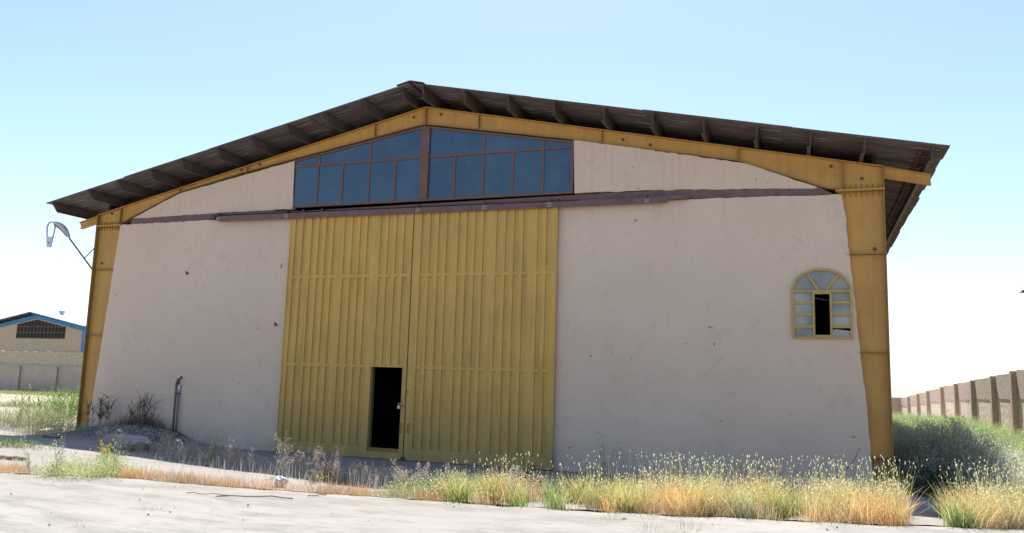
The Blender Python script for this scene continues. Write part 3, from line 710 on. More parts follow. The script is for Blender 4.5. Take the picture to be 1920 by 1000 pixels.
# ------------------------------------------------------------------ broken lamp on the left column
def L_(u, v, y): return tuple(float(c) for c in fp(u, v, y))
A = L_(179, 505, -.25); B = L_(130, 447, -.9); 
A = (-.03, -.06, A[2])
lamp = empty('wall_lamp', A, 'broken street lamp on a thin arm at the left column, its cover hanging open', 'street lamp')
MB().tube([A, B], .022, 8).build('arm', DGREY, lamp, True)
mid = tuple(a+(b-a)*.6 for a, b in zip(A, B)); Cc = L_(183, 463, -.06)
mid = tuple(a+(b-a)*.38 for a, b in zip(A, B))
MB().tube([mid, (-.03, -.05, Cc[2])], .014, 6).build('brace', DGREY, lamp, True)
MB().box(-.03, -.013, -.1, .02, A[2]-.12, A[2]+.05).build('mount_plate', DGREY, lamp)
# cobra head: curved shell
T = L_(98, 417, -1.2); Md = L_(118, 428, -1.05)
def shell(path, ws, hs, name, mat, under=False, open_=True):
    m = MB(); k = 12; n = len(path)
    ax_ = Vector((path[-1][0]-path[0][0], path[-1][1]-path[0][1], path[-1][2]-path[0][2])).normalized(); side = ax_.cross(Vector((0, 0, 1))).normalized()
    for p, w, h in zip(path, ws, hs):
        d = ax_; up = side.cross(d)
        for j in range(k):
            t_ = 2*math.pi*j/k; c_, s_ = math.cos(t_), math.sin(t_)
            m.v.append(tuple(Vector(p)+side*w*c_+up*(h*s_ if s_ > 0 else .25*h*s_)))
    for i in range(n-1):
        for j in range(k): m.f.append((i*k+j, (i+1)*k+j, (i+1)*k+(j+1) % k, i*k+(j+1) % k))
    m.f.append(tuple(range(k))); m.f.append(tuple((n-1)*k+j for j in range(k-1, -1, -1)))
    return m.build(name, mat, lamp, True)
Bv = Vector(B); Tv = Vector(T); ctrl = Bv.lerp(Tv, .55)+Vector((0, 0, .10))
path = []
for i in range(9):
    t_ = i/8; path.append(tuple((1-t_)**2*Bv+2*t_*(1-t_)*ctrl+t_*t_*Tv))
shell(path, [.04, .09, .14, .17, .18, .18, .16, .11, .04], [.04, .08, .11, .125, .125, .115, .10, .07, .02], 'lamp_head', LGREY)
pu = [(p[0]-.01, p[1], p[2]-.045) for p in path[1:8]]
shell(pu, [.06, .11, .14, .15, .15, .13, .08], [.02, .03, .035, .035, .03, .03, .02], 'reflector', m_simple('dirty_reflector', (.12, .10, .09), (.3, .26, .22), 14, .5))
# hanging cover: loop frame with solid lower end
cx, cyy, cz = T[0]+.0, T[1]-.02, T[2]+.02
Lb = L_(98, 464, -1.2); Hh = cz-Lb[2]; ww = .125
def outline(wd, top, bot, taper, n=20):
    pts = []
    for i in range(n+1):
        a = math.pi*i/n; pts.append((cx+wd*math.cos(a), cz-wd*1.5+wd*1.5*math.sin(a)*1.))
    pts += [(cx-wd*taper, cz-bot), (cx+wd*taper, cz-bot)]
    return pts
ou = outline(ww, 0, Hh, .45)
inn = []
for i in range(21):
    a = math.pi*i/20; inn.append((cx+(ww-.025)*math.cos(a), cz-ww*1.5+(ww*1.5-.03)*math.sin(a)))
inn += [(cx-.085, cz-Hh*.55), (cx-.05, cz-Hh*.60), (cx+.05, cz-Hh*.60), (cx+.085, cz-Hh*.55)]
mm = MB().prism(ou, -.02, .02, [inn[::-1]])
rotm = Matrix.Rotation(math.radians(14), 3, 'Z')
mm.v = [tuple(rotm @ Vector((v[0]-cx, v[1], v[2]-cz))+Vector((cx, cyy, cz))) for v in mm.v]
mm.build('hanging_cover', LGREY, lamp)
MB().tube([(cx, cyy-.03, cz-Hh*.83), (cx, cyy+.03, cz-Hh*.83)], .02, 8).build('screw', DGREY, lamp)

# ------------------------------------------------------------------ lamp tip beyond the right edge
ptp = fp(1913, 547, 12.)
lp = empty('light_pole', (float(ptp[0])+2.4, 12, 0), 'dark lamp bar just poking in at the right edge above the wall', 'street lamp')
bx_, bz_ = float(ptp[0])+2.4, float(ptp[2])
MB().tube([(bx_, 12, -.1), (bx_, 12, bz_+.1)], [.08, .05], 10).build('pole', DGREY, lp, True)
MB().tube([(bx_, 12, bz_), (bx_-1.7, 12, bz_+.0)], .03, 8).build('arm', DGREY, lp, True)
MB().prism([(bx_-2.4, bz_-.035), (bx_-1.7, bz_-.06), (bx_-1.7, bz_+.05), (bx_-2.35, bz_+.045)], 11.88, 12.12).build('lamp_head', DGREY, lp, False, .01)

# ------------------------------------------------------------------ perimeter walls
rw = empty('perimeter_wall', (26, 30, 0), 'long mud brick boundary wall with brown pilasters along the right side', 'boundary wall')
XW = 26.
def gx(u, v):
    d = ray(u, v); t_ = (XW-CAM[0])/d[0]; return CAM+t_*d
pil = [float(gx(u, 750)[1]) for u in (1907, 1868, 1829, 1797, 1770, 1743, 1724, 1706)]
yy = [7.0, 10., 13., 16.3]+pil+[62.]
tops = lambda y: float(np.interp(y, [5, 19.5, 22.8, 36, 57, 64], [3.15, 2.75, 2.62, 2.23, 1.36, 1.2]))
for i in range(len(yy)-1):
    y0, y1 = yy[i], yy[i+1]; ym = (y0+y1)/2; zt = tops(y0+.1)*.45+tops(y1)*.55; zm = zt-1.02+(.0 if i > 6 else 0)
    zm = float(np.interp(ym, [5, 22, 36, 60], [1.86, 1.66, 1.42, .55]))
    MB().box(XW, XW+.25, y0+.001, y1-.001, -1.6, zm).build('plaster_panel', MUD, rw)
    p = MB(); nseg = 8; n0 = 0
    top = [(y0+.001+(y1-y0-.002)*k/nseg, tops(y0+(y1-y0)*k/nseg)*.5+zt*.5+random.uniform(-.02, .02)) for k in range(nseg+1)]
    poly = [(y0+.001, zm+.002), (y1-.001, zm+.002)]+top[::-1]
    p.prism_x(poly, XW-.025, XW+.25); p.build('brick_panel', WALLBRICK, rw)
    if i > 0: MB().box(XW-.20, XW+.3, y0-.15, y0+.15, -1.6, tops(y0)-.005).build('pilaster', PILBR, rw)
bw = empty('cross_wall', (23, 62, -1), 'low brown end wall closing the yard far behind the bush', 'boundary wall')
pz = fp(1680, 747, 62.2); MB().box(8, 26.2, 62.1, 62.35, -1.6, float(pz[2])).build('wall_face', PILBR, bw)
MB().box(8, 26.3, 62.05, 62.4, float(pz[2])+.001, float(pz[2])+.07).build('coping', MUD, bw)

lw = empty('perimeter_wall', (-32, 26, 0), 'grey plastered boundary wall with brick top in front of the blue-trimmed building', 'boundary wall')
YL = 26.
lp_x = [fx(36, 710, YL), fx(106, 712, YL)]; dxp = lp_x[1]-lp_x[0]
xs_ = [lp_x[0]+dxp*k for k in range(-3, 5)]
for i in range(len(xs_)-1):
    a, b = xs_[i], xs_[i+1]
    MB().box(a+.001, b-.001, YL, YL+.25, -.4, 1.83).build('plaster_panel', MUDGREY, lw)
    MB().box(a+.001, b-.001, YL-.05, YL+.28, 1.832, 1.93).build('ledge', STONE, lw)
    tp = [(b-.001-(b-a-.002)*k/8, 2.86+random.uniform(-.025, .025)) for k in range(9)]
    MB().prism([(a+.001, 1.932), (b-.001, 1.932)]+tp, YL+.02, YL+.25).build('brick_panel', FARBRICK, lw)
    MB().box(a-.11, a+.11, YL-.16, YL-.001, -.4, 1.80).build('pilaster', MUDGREY, lw)

# ------------------------------------------------------------------ far building
YB = 36.
apx = fp(70, 590, YB); ex_ = fp(160, 614, YB)
ax_, az_ = float(apx[0]), float(apx[2]); hw = float(ex_[0])-ax_; ez_ = float(ex_[2])
fb = empty('brick_warehouse', (ax_, YB, 0), 'small ochre brick warehouse with blue roof trim behind the left boundary wall', 'warehouse')
whole = [(ax_-hw, -.2), (ax_+hw, -.2), (ax_+hw, ez_), (ax_, az_), (ax_-hw, ez_)]
q0 = fp(33, 608, YB); q1 = fp(121, 636, YB); wx0, wx1 = float(q0[0]), float(q1[0]); wzb_ = float(q1[2]); 
gt = lambda x: az_-abs(x-ax_)*(az_-ez_)/hw-.42
hl = [(wx0, wzb_), (wx1, wzb_), (wx1, gt(wx1)), (ax_, gt(ax_)), (wx0, gt(wx0))]
MB().prism(whole, YB, YB+.25, [hl[::-1]]).build('gable_wall', FARBRICK, fb)
MB().box(ax_-hw, ax_-hw+.2, YB+.25, YB+22, -.2, ez_).box(ax_+hw-.2, ax_+hw, YB+.25, YB+22, -.2, ez_).box(ax_-hw, ax_+hw, YB+22, YB+22.2, -.2, ez_).build('side_wall', FARBRICK, fb)
MB().box(ax_-hw, ax_+hw, YB-.06, YB-.001, 2.95, 3.10).build('ring_beam', STONE, fb)
fwn = MB().prism([(wx0, wzb_), (wx1, wzb_), (wx1, wzb_+.08), (wx0, wzb_+.08)], YB-.02, YB+.1).build('window', FRAMEB, fb)
MB().prism(hl, YB+.12, YB+.13).build('pane', DARK, fwn)
nb = 14
for i in range(nb+1):
    x = wx0+(wx1-wx0)*i/nb; w = .035 if i not in (0, nb) else .07
    MB().box(x-w/2, x+w/2, YB+.0, YB+.05, wzb_+.08, gt(x)).build('mullion', DGREY if i not in (0, nb) else FRAMEB, fwn)
for k in range(3):
    z = wzb_+.55+k*.5
    if z < gt(wx0): MB().box(wx0, wx1, YB-.01, YB+.06, z-.03, z+.03).build('transom', FRAMEB, fwn)
sl = (az_-ez_)/hw; OH = .75
for s in (-1, 1):
    MB().prism([(ax_, az_-.34), (ax_+s*hw, ez_-.34), (ax_+s*hw, ez_-.02), (ax_, az_-.02)][::s], YB-.14, YB-.002).build('rafter', BLUE, fb)
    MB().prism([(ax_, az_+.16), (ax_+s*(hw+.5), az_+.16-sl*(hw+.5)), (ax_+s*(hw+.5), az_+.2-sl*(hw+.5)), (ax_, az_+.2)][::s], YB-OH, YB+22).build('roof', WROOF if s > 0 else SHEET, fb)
    for k in range(6):
        d = .3+k*(hw-.2)/5; MB().box(ax_+s*d-.05, ax_+s*d+.05, YB-OH+.03, YB+22, az_-sl*d-.0, az_-sl*d+.15).build('purlin', BLUE if s > 0 else PURLIN, fb)
    MB().box(ax_+s*hw-.14, ax_+s*hw+.14, YB-.12, YB-.002, -.2, ez_-.0).build('column', BLUE, fb)
    MB().prism([(ax_, az_+.1), (ax_+s*(hw+.5), az_+.1-sl*(hw+.5)), (ax_+s*(hw+.5), az_+.15-sl*(hw+.5)), (ax_, az_+.15)][::s], YB-OH-.01, YB-OH+.03).build('verge_trim', BLUE, fb)
dv_ = ray(116, 590); yv = float(CAM[1]+dv_[1]*(ax_-CAM[0])/dv_[0]); vx = ax_; vz = az_+.2
MB().tube([(vx, yv, vz-.15), (vx, yv, vz+.16)], .16, 10).tube([(vx, yv, vz+.14), (vx, yv, vz+.34)], .26, 10).build('roof_vent', m_simple('pale_blue_vent', (.35, .45, .6), (.42, .52, .66)), fb)

# ------------------------------------------------------------------ loose things on the ground
def rock(name, u, v, sx, sy, sz, label, cat, mat=STONE, group=None, seed=0, flat=False, rot=None):
    r = random.Random(seed); X_, Y_, Z_ = gp(u, v, .035 if name == 'pebble' else 0)
    if 0 <= X_ <= 5 and Y_ > -2.4: Z_ = max(Z_, mz(X_, Y_))
    m = MB(); K = 7; Rr = 5
    for i in range(Rr):
        ph = math.pi*(i+.5)/Rr-math.pi/2
        for j in range(K):
            th = 2*math.pi*j/K; k = 1+r.uniform(-.22, .18)
            m.v.append((sx*math.cos(ph)*math.cos(th)*k, sy*math.cos(ph)*math.sin(th)*k, sz*(math.sin(ph) if not flat else max(-.9, min(.9, 2*math.sin(ph))))+sz*.4))
    for i in range(Rr-1):
        for j in range(K): m.f.append((i*K+j, i*K+(j+1) % K, (i+1)*K+(j+1) % K, (i+1)*K+j))
    m.f.append(tuple(range(K-1, -1, -1))); m.f.append(tuple((Rr-1)*K+j for j in range(K)))
    o = m.build(name, mat); o.location = (X_, Y_, Z_); o.rotation_euler = rot or (r.uniform(-.2, .2), r.uniform(-.2, .2), r.uniform(0, 6))
    return tag(o, label, cat, group)
def slab(u, v, w, d, h, tiltx, tilty, rotz, label, cat, mat, name):
    X_, Y_, Z_ = gp(u, v)
    if 0 <= X_ <= 5 and Y_ > -2.4: Z_ = max(Z_, mz(X_, Y_))
    r = random.Random(int(u)); n = 9; pts = []
    for i in range(n):
        a = 2*math.pi*i/n; k = 1+r.uniform(-.15, .15); pts.append((w/2*k*math.copysign(abs(math.cos(a))**.6, math.cos(a)), d/2*k*math.copysign(abs(math.sin(a))**.6, math.sin(a))))
    m = MB().prism(pts, -h/2, h/2); m.v = [(v_[0], v_[2], v_[1]) for v_ in m.v]; m.f = [tuple(reversed(f)) for f in m.f]
    o = m.build(name, mat, None, False, .012); o.location = (X_, Y_, Z_+h*.5); o.rotation_euler = (tiltx, tilty, rotz); return tag(o, label, cat)
slab(240, 832, 1.15, .55, .10, .25, .10, .1, 'largest broken concrete slab leaning on the front of the dirt mound', 'concrete slab', STONE, 'concrete_slab')
slab(97, 823, .42, .22, .07, 0, .05, .2, 'dark flat block lying in the shade left of the left column', 'block', DGREY, 'block')
rock('rock', 224, 842, .17, .13, .09, 'pale angular rock just below the large concrete slab', 'rock', seed=3)
rock('rock', 264, 838, .15, .1, .07, 'brownish rock at the lower right end of the concrete slab', 'rock', RUBBLE, seed=4)
rock('rock', 174, 820, .12, .1, .06, 'dark lump of rubble at the foot of the left column', 'rock', RUBBLE, seed=5)
sv = [rock('stone', u, v, s, s*.8, s*.6, 'small stone in the rubble of the shaded dirt mound', 'stone', random.choice([STONE, RUBBLE]), 'small stones on the dirt mound', seed=int(u*7+v)) for u, v, s in
      [(random.gauss(275, 50), random.uniform(806, 846), random.choice([.03, .04, .05, .07])) for _ in range(60)]]
pv = [rock('pebble', u, v, s, s*.8, s*.6, 'small pebble lying on the pale pavement', 'pebble', random.choice([STONE, RUBBLE]), 'pebbles on the pavement', seed=int(u*5+v)) for u, v, s in
      [(random.uniform(10, 1900), 0, random.choice([.008, .011, .016])) for _ in range(34)] for v in [885+u*.057+random.uniform(8, 95)] if v < 996]
rock('rock', 1170, 977, .05, .04, .03, 'small reddish stone on the pavement in front of the dense grass', 'rock', RUST, seed=9)
# rods
def rod(u0, v0, u1, v1, r, label, mat, name, cat, bend=.0):
    up = .04 if v0 > 900 else .01; a = Vector(gp(u0, v0, up)); b = Vector(gp(u1, v1, up)); a.z += r; b.z += r
    pts = [a.lerp(b, i/6)+Vector((0, math.sin(math.pi*i/6)*bend, .008*math.sin(i*2.))) for i in range(7)]
    return tag(MB().tube(pts, r, 6).build(name, mat, None, True), label, cat)
rod(350, 925, 430, 929, .006, 'shorter of the two thin rods lying on the pavement', WOOD, 'steel_rod', 'rod')
rod(404, 932, 549, 935.5, .009, 'longer curved thin rod lying on the pavement in front of the weeds', WOOD, 'steel_rod', 'rod', .12)
rod(0, 861, 47, 864, .035, 'weathered pole lying on the lit ground at the far left edge', WOOD, 'wooden_pole', 'pole')
rod(72, 813, 96, 809, .05, 'pale plank lying at the foot of the reeds beside the shade', m_simple('pale_plank', (.5, .47, .42), (.6, .57, .5)), 'plank', 'plank')
rod(577, 931, 612, 928, .008, 'thin dark twig on the pavement edge below the gate', WOOD, 'twig', 'twig')
# plastic bag
X_, Y_, Z_ = gp(525, 914); m = MB(); r = random.Random(5); K = 16; Rr = 10
for i in range(Rr+1):
    ph = math.pi*i/Rr-math.pi/2
    for j in range(K):
        th = 2*math.pi*j/K; k = 1+.25*math.sin(3*th+ph*2)+r.uniform(-.12, .12); m.v.append((.10*math.cos(ph)*math.cos(th)*k, .08*math.cos(ph)*math.sin(th)*k, .07+.07*math.sin(ph)*k))
for i in range(Rr):
    for j in range(K): m.f.append((i*K+j, i*K+(j+1) % K, (i+1)*K+(j+1) % K, (i+1)*K+j))
bag = m.build('plastic_bag', PLASTIC, None, True); bag.location = (X_, Y_, Z_+.02); tag(bag, 'crumpled pale plastic bag caught at the pavement edge below the gate', 'plastic bag')

# ------------------------------------------------------------------ vegetation
class Veg:
    def __init__(s): s.V = []; s.F = []; s.C = []; s.n = 0
    def add(s, v, f, c):
        s.V.append(v); s.F.append(f+s.n); s.C.append(c); s.n += len(v)
    def blades(s, base, h, w, lean, ang, c0, c1, curl=.5):
        """tapering blades; every argument an array over N"""
        N = len(h); base = np.asarray(base, float)
        d = np.stack([np.cos(ang), np.sin(ang), 0*ang], 1); wa = RNG.uniform(0, np.pi, N); sd = np.stack([np.cos(wa), np.sin(wa), 0*wa], 1)
        lv = [0, .4, .75, 1.]; ws = [1, .85, .55, .08]; vs = []; cs = []
        for t_, k in zip(lv, ws):
            p = base+d*(lean*h*(t_*(1-curl)+curl*t_*t_))[:, None]; p[:, 2] += h*(t_-.25*lean*t_*t_)
            vs += [p-sd*(w*k/2)[:, None], p+sd*(w*k/2)[:, None]]
            c = c0*(1-t_)+c1*t_; cs += [c, c]
        v = np.stack(vs, 1).reshape(-1, 3); c = np.stack(cs, 1).reshape(-1, 3)
        o = (np.arange(N)*8)[:, None]; f = np.concatenate([np.stack([o[:, 0]+2*i, o[:, 0]+2*i+1, o[:, 0]+2*i+3, o[:, 0]+2*i+2], 1) for i in range(3)])
        s.add(v, f, c)
        return base+d*(lean*h)[:, None]+np.array([0, 0, 1.])*(h*(1-.25*lean))[:, None]
    def flecks(s, P, size, col, elong=1.6):
        N = len(P); P = np.asarray(P, float); a = RNG.normal(size=(N, 3)); a /= np.linalg.norm(a, axis=1)[:, None]; a[:, 2] = np.abs(a[:, 2])*1.2
        b = np.cross(a, RNG.normal(size=(N, 3))); b /= np.linalg.norm(b, axis=1)[:, None]+1e-9
        sz = np.asarray(size)*np.ones(N); a = a*(sz*elong)[:, None]; b = b*sz[:, None]
        v = np.stack([P-a*.5, P+b*.5, P+a*.5, P-b*.5], 1).reshape(-1, 3); c = np.repeat(col, 4, 0) if np.ndim(col) == 2 else np.tile(col, (4*N, 1))
        o = np.arange(N)*4; s.add(v, np.stack([o, o+1, o+2, o+3], 1), c)
    def heads(s, P, L, w, col, dirv=None):
        N = len(P); P = np.asarray(P, float); d = RNG.normal(0, .22, (N, 3)); d[:, 2] = 1; d /= np.linalg.norm(d, axis=1)[:, None]
        e1 = np.cross(d, [1, .3, 0]); e1 /= np.linalg.norm(e1, axis=1)[:, None]; e2 = np.cross(d, e1); L = (L*np.ones(N))[:, None]; w = (w*np.ones(N))[:, None]
        m_ = P+d*L*.4
        v = np.stack([P, m_+e1*w, m_+e2*w, m_-e1*w, m_-e2*w, P+d*L], 1).reshape(-1, 3)
        o = np.arange(N)*6; q = [(0, 1, 2, 2), (0, 2, 3, 3), (0, 3, 4, 4), (0, 4, 1, 1), (5, 2, 1, 1), (5, 3, 2, 2), (5, 4, 3, 3), (5, 1, 4, 4)]
        f = np.concatenate([np.stack([o+a for a in t_], 1) for t_ in q]); s.add(v, f, np.repeat(col, 6, 0) if np.ndim(col) == 2 else np.tile(col, (6*N, 1)))
    def build(s, name, loc=(0, 0, 0), parent=None, mat=None):
        v = np.concatenate(s.V)-np.array(loc); f = np.concatenate(s.F); c = np.concatenate(s.C)
        tri = f[:, 2] == f[:, 3]; fq = f[~tri]; ft = f[tri][:, :3]
        me = bpy.data.meshes.new(name); me.vertices.add(len(v)); me.vertices.foreach_set('co', v.astype(np.float32).ravel())
        loops = np.concatenate([fq.ravel(), ft.ravel()]); me.loops.add(len(loops)); me.loops.foreach_set('vertex_index', loops.astype(np.int32))
        tot = np.concatenate([np.full(len(fq), 4), np.full(len(ft), 3)]).astype(np.int32); st = np.concatenate([[0], np.cumsum(tot)[:-1]]).astype(np.int32)
        me.polygons.add(len(tot)); me.polygons.foreach_set('loop_start', st); me.polygons.foreach_set('loop_total', tot)
        at = me.color_attributes.new('Col', 'FLOAT_COLOR', 'POINT'); at.data.foreach_set('color', np.concatenate([np.clip(c, 0, 1), np.ones((len(c), 1))], 1).astype(np.float32).ravel())
        me.materials.append(mat or VEG); me.update(); me.validate()
        o = bpy.data.objects.new(name, me); COL.objects.link(o); o.location = loc if parent is None else (0, 0, 0)
        if parent: o.parent = parent
        return o
def posvar(xy):
    a = np.sin(xy[:, 0]*2.3+xy[:, 1]*1.7)*np.sin(xy[:, 0]*5.9-xy[:, 1]*2.1+1); b = np.sin(xy[:, 0]*3.7+2)*np.cos(xy[:, 1]*4.1+xy[:, 0]*.9)
    return np.stack([1+.10*a+.12*b, 1+.10*a-.02*b, 1+.10*a-.15*b], 1)
def cvar(c, N, v=.18, hue=.05):
    k = RNG.normal(1, v, (N, 1)).clip(.5, 1.6); return np.array(c)[None]*k*(1+RNG.normal(0, hue, (N, 3)))
ORANGE = (.58, .40, .26); STRAW = (.74, .57, .31); PALE = (.66, .60, .46); GREEN = (.24, .32, .09); LIME = (.56, .58, .24); LILAC = (.34, .29, .28); DEEPG = (.07, .11, .045); SILV = (.45, .45, .40)
def ground_blades(vg, xy, h, w, lean, c0, c1, **k):
    z = H(xy[:, 0], xy[:, 1])-.02; b = np.column_stack([xy, z]); N = len(h); pv_ = posvar(xy); c0 = c0*pv_; c1 = c1*pv_
    return vg.blades(b, h, w*np.ones(N), lean, RNG.uniform(0, 2*np.pi, N), c0, c1, **k)
def clump(xc, n, sx=.1, sy=.1): return xc[RNG.integers(0, len(xc), n)]+RNG.normal(0, 1, (n, 2))*np.array([sx, sy])

# dense dry grass along the pavement edge, right half
vg = Veg()
def strip_pts(n, x0, x1, d0, d1, pw=1.):
    x = x0+(x1-x0)*RNG.uniform(0, 1, n)**pw; y = edgey(x)+RNG.uniform(d0, d1, n); return np.column_stack([x, y])
def gapmask(xy):  # bare gap near the right-hand corner of the building
    c = np.array(gp(1738, 978)[:2]); d = np.abs((xy[:, 0]-c[0])-(xy[:, 1]-c[1])*.1); return ~((d < .22))
# centres
cent = strip_pts(900, 13.1, 25.5, .05, 1.25)
dens = np.interp(cent[:, 0], [13, 14.5, 16, 17.5, 26], [.16, .30, .55, .9, 1])*(.65+.5*np.sin(cent[:, 0]*2.1)*np.sin(cent[:, 0]*4.7+.5))*1.15; cent = cent[(RNG.uniform(0, 1, len(cent)) < dens) & gapmask(cent)]
N = 27000; xy = clump(cent, N, .08, .09); xy = xy[(xy[:, 1] > edgey(xy[:, 0])+.02)]; xy = xy[gapmask(xy)]; N = len(xy)
hb = np.interp(xy[:, 0], [13, 16, 20, 24], [.30, .36, .42, .48])
cn = .72+.45*(np.sin(xy[:, 0]*3.1+1)*np.sin(xy[:, 0]*1.3)+.6*np.sin(xy[:, 0]*7.7+xy[:, 1]*5))*.5+.2
h = hb*RNG.uniform(.35, 1.2, N)*np.clip(cn, .55, 1.25)
ground_blades(vg, xy, h, .0055, RNG.uniform(.05, 1.1, N), cvar((.60, .46, .29), N, .25), cvar(STRAW, N, .25))
N = 9000; xy = clump(cent, N, .1, .1); xy = xy[(xy[:, 1] > edgey(xy[:, 0])+.05)]; xy = xy[gapmask(xy)]; N = len(xy); hb = np.interp(xy[:, 0], [13, 16, 20, 24], [.42, .54, .58, .62])
ground_blades(vg, xy, hb*RNG.uniform(.4, 1.1, N), .0065, RNG.uniform(.05, .8, N), cvar(STRAW, N, .25), np.where(RNG.uniform(0, 1, (N, 1)) < .55, cvar(LIME, N), cvar(STRAW, N)))
N = 2300; xy = clump(cent, N, .1, .12); xy = xy[gapmask(xy)]; N = len(xy); hb = np.interp(xy[:, 0], [13, 16, 20, 24], [.56, .68, .72, .76])
tip = ground_blades(vg, xy, hb*RNG.uniform(.5, 1.2, N), .005, RNG.uniform(.02, .35, N), cvar(STRAW, N), cvar(LIME, N))
vg.heads(tip-np.array([0, 0, .02]), RNG.uniform(.022, .058, len(tip)), RNG.uniform(.005, .0095, len(tip)), cvar((.80, .78, .58), len(tip), .12))
k_ = RNG.integers(0, len(cent), 26000); fx_ = cent[k_]+RNG.normal(0, .12, (26000, 2)); fx_ = fx_[(fx_[:, 1] > edgey(fx_[:, 0])+.03) & gapmask(fx_)]
hb = np.interp(fx_[:, 0], [13, 16, 20, 24], [.34, .42, .48, .52]); tz = RNG.uniform(.1, 1.05, len(fx_))
cc = np.where((tz > .75)[:, None], cvar((.72, .66, .38), len(fx_), .2), np.where((tz > .35)[:, None], cvar((.78, .60, .32), len(fx_), .2), cvar((.68, .40, .22), len(fx_), .2)))
vg.flecks(np.column_stack([fx_, H(fx_[:, 0], fx_[:, 1])+hb*tz]), RNG.uniform(.007, .014, len(fx_)), cc, 2.6)
# green leaf clumps inside the strip
gc = strip_pts(40, 13.2, 21, .1, 1.1); gc = gc[gapmask(gc)]; N = 3600; xy = clump(gc, N, .08, .08); ground_blades(vg, xy, RNG.uniform(.2, .5, N), .010, RNG.uniform(.1, .7, N), cvar(GREEN, N), cvar(LIME, N))
tag(vg.build('dry_grass'), 'dense straw coloured grass with pale seed heads along the pavement edge', 'grass', kind='stuff')
# short orange grass, left half
vg = Veg()
xa = -1 
cent = strip_pts(420, 4., 13.6, .03, .5)
dn = .35+.65*(np.sin(cent[:, 0]*2.3+.6) > -.1)*(cent[:, 0] < 9.7)+.25*(cent[:, 0] > 11.5); cent = cent[RNG.uniform(0, 1, len(cent)) < dn*.9]
N = 11000; xy = clump(cent, N, .12, .09); xy = xy[xy[:, 1] > edgey(xy[:, 0])+.02]; N = len(xy)
ground_blades(vg, xy, RNG.uniform(.05, .23, N), .005, RNG.uniform(.1, .8, N), cvar(ORANGE, N), cvar((.52, .34, .18), N))
N = 1100; xy = strip_pts(N, 4, 14, .05, 1.7); ground_blades(vg, xy, RNG.uniform(.15, .42, N), .004, RNG.uniform(.02, .35, N), cvar(PALE, N), cvar(PALE, N))
tag(vg.build('short_grass'), 'short orange dried grass in sparse tufts along the pavement edge', 'grass', kind='stuff')

# dried weeds, each a thing
def weed(seed, h, col, branches=16, spread=.34, leafc=None, fleck=.012, nf=700, droop=0, topc=None):
    global RNG
    keep = RNG; RNG = np.random.default_rng(seed); vg = Veg()
    nst = 4; tips = []; allp = []
    for s_ in range(nst):
        ang = RNG.uniform(0, 6.28); ln = RNG.uniform(.02, .38)
        hh = h*RNG.uniform(.5, 1.)
        vg.blades(np.array([[RNG.normal(0, .02), RNG.normal(0, .02), -.03]]), np.array([hh]), np.array([.009]), np.array([ln]), np.array([ang]), np.array([col]), np.array([col]), curl=.2)
        for b in range(branches):
            t_ = RNG.uniform(.03, .95)**1.2; bl = h*spread*(1.05-t_)*RNG.uniform(.5, 1.2); a = RNG.uniform(0, 6.28)
            base = np.array([math.cos(ang)*ln*hh*t_, math.sin(ang)*ln*hh*t_, hh*t_*(1-.25*ln*t_)])
            k = RNG.uniform(.35, 1.05); st = bl
            for q in range(1):
                vg.blades(base[None], np.array([bl]), np.array([.005]), np.array([k]), np.array([a]), np.array([col]), np.array([col]), curl=.1)
            m_ = max(3, int(nf/(nst*branches))); tt = RNG.uniform(.15, 1, m_)**.8
            pp = base+np.stack([np.cos(a)*k*bl*tt, np.sin(a)*k*bl*tt, bl*tt*(1-.25*k*tt)], 1)+RNG.normal(0, .012, (m_, 3)); allp.append(pp)
    allp = np.concatenate(allp); vg.flecks(allp, RNG.uniform(.6, 1.4, len(allp))*fleck, cvar(leafc or col, len(allp), .3))
    o = vg.build('weed'); RNG = keep; return o
def place(o, u, v, first, s=1., label=None, cat=None, group=None, name=None, dx=0, dy=0):
    c = o if first else o.copy()
    if not first: COL.objects.link(c)
    X_, Y_, Z_ = gp(u, v); X_ += dx; Y_ += dy
    c.location = (X_, Y_, max(float(H(X_, Y_)), mz(X_, Y_) if (0 < X_ < 5 and Y_ > -2.4) else -9)-.01); c.rotation_euler = (0, 0, random.uniform(0, 6.28)); c.scale = (s, s, s*random.uniform(.95, 1.1))
    if name: c.name = name
    tag(c, label, cat, group); return c
protos = [weed(100+i, .58, (.42, .34, .29), branches=int(12+4*(i % 3)), leafc=((.52, .45, .39), (.46, .39, .33), (.55, .50, .42), (.48, .40, .34))[i % 4], nf=760, spread=.42, fleck=.009) for i in range(6)]
for p in protos: p.name = 'dried_weed'
used = [True]*6
spots = [(u, min(814+u*.142, 908+(u-640)*.09)+random.uniform(-3, 5)) for u in [188, 205, 228, 243, 262, 290, 305, 322, 338, 352, 366, 380, 418, 432, 446, 462, 470, 484, 548, 560, 576, 612, 628, 645, 660, 668, 690, 702, 716, 745, 758, 775, 790, 822, 838, 850, 905, 930, 955, 990]]
ORD = 'first second third fourth fifth sixth seventh eighth ninth tenth eleventh twelfth thirteenth fourteenth fifteenth sixteenth seventeenth eighteenth'.split()
def wlabel(u):
    zones = ((0, 320, 'before the dirt mound'), (320, 520, 'before the left wall'), (520, 690, 'before the left gate leaf'), (690, 760, 'before the wicket door'), (760, 1035, 'before the right gate leaf'))
    for a, b, t_ in zones:
        if a <= u < b: return ORD[sum(a <= q[0] < u for q in spots)]+' dried weed from the left '+t_
for i, (u, v) in enumerate(spots):
    k = i % 6; s = random.uniform(.62, 1.15)
    place(protos[k], u, v, used[k], s, wlabel(u), 'weed', 'dried weeds along the pavement edge'); used[k] = False
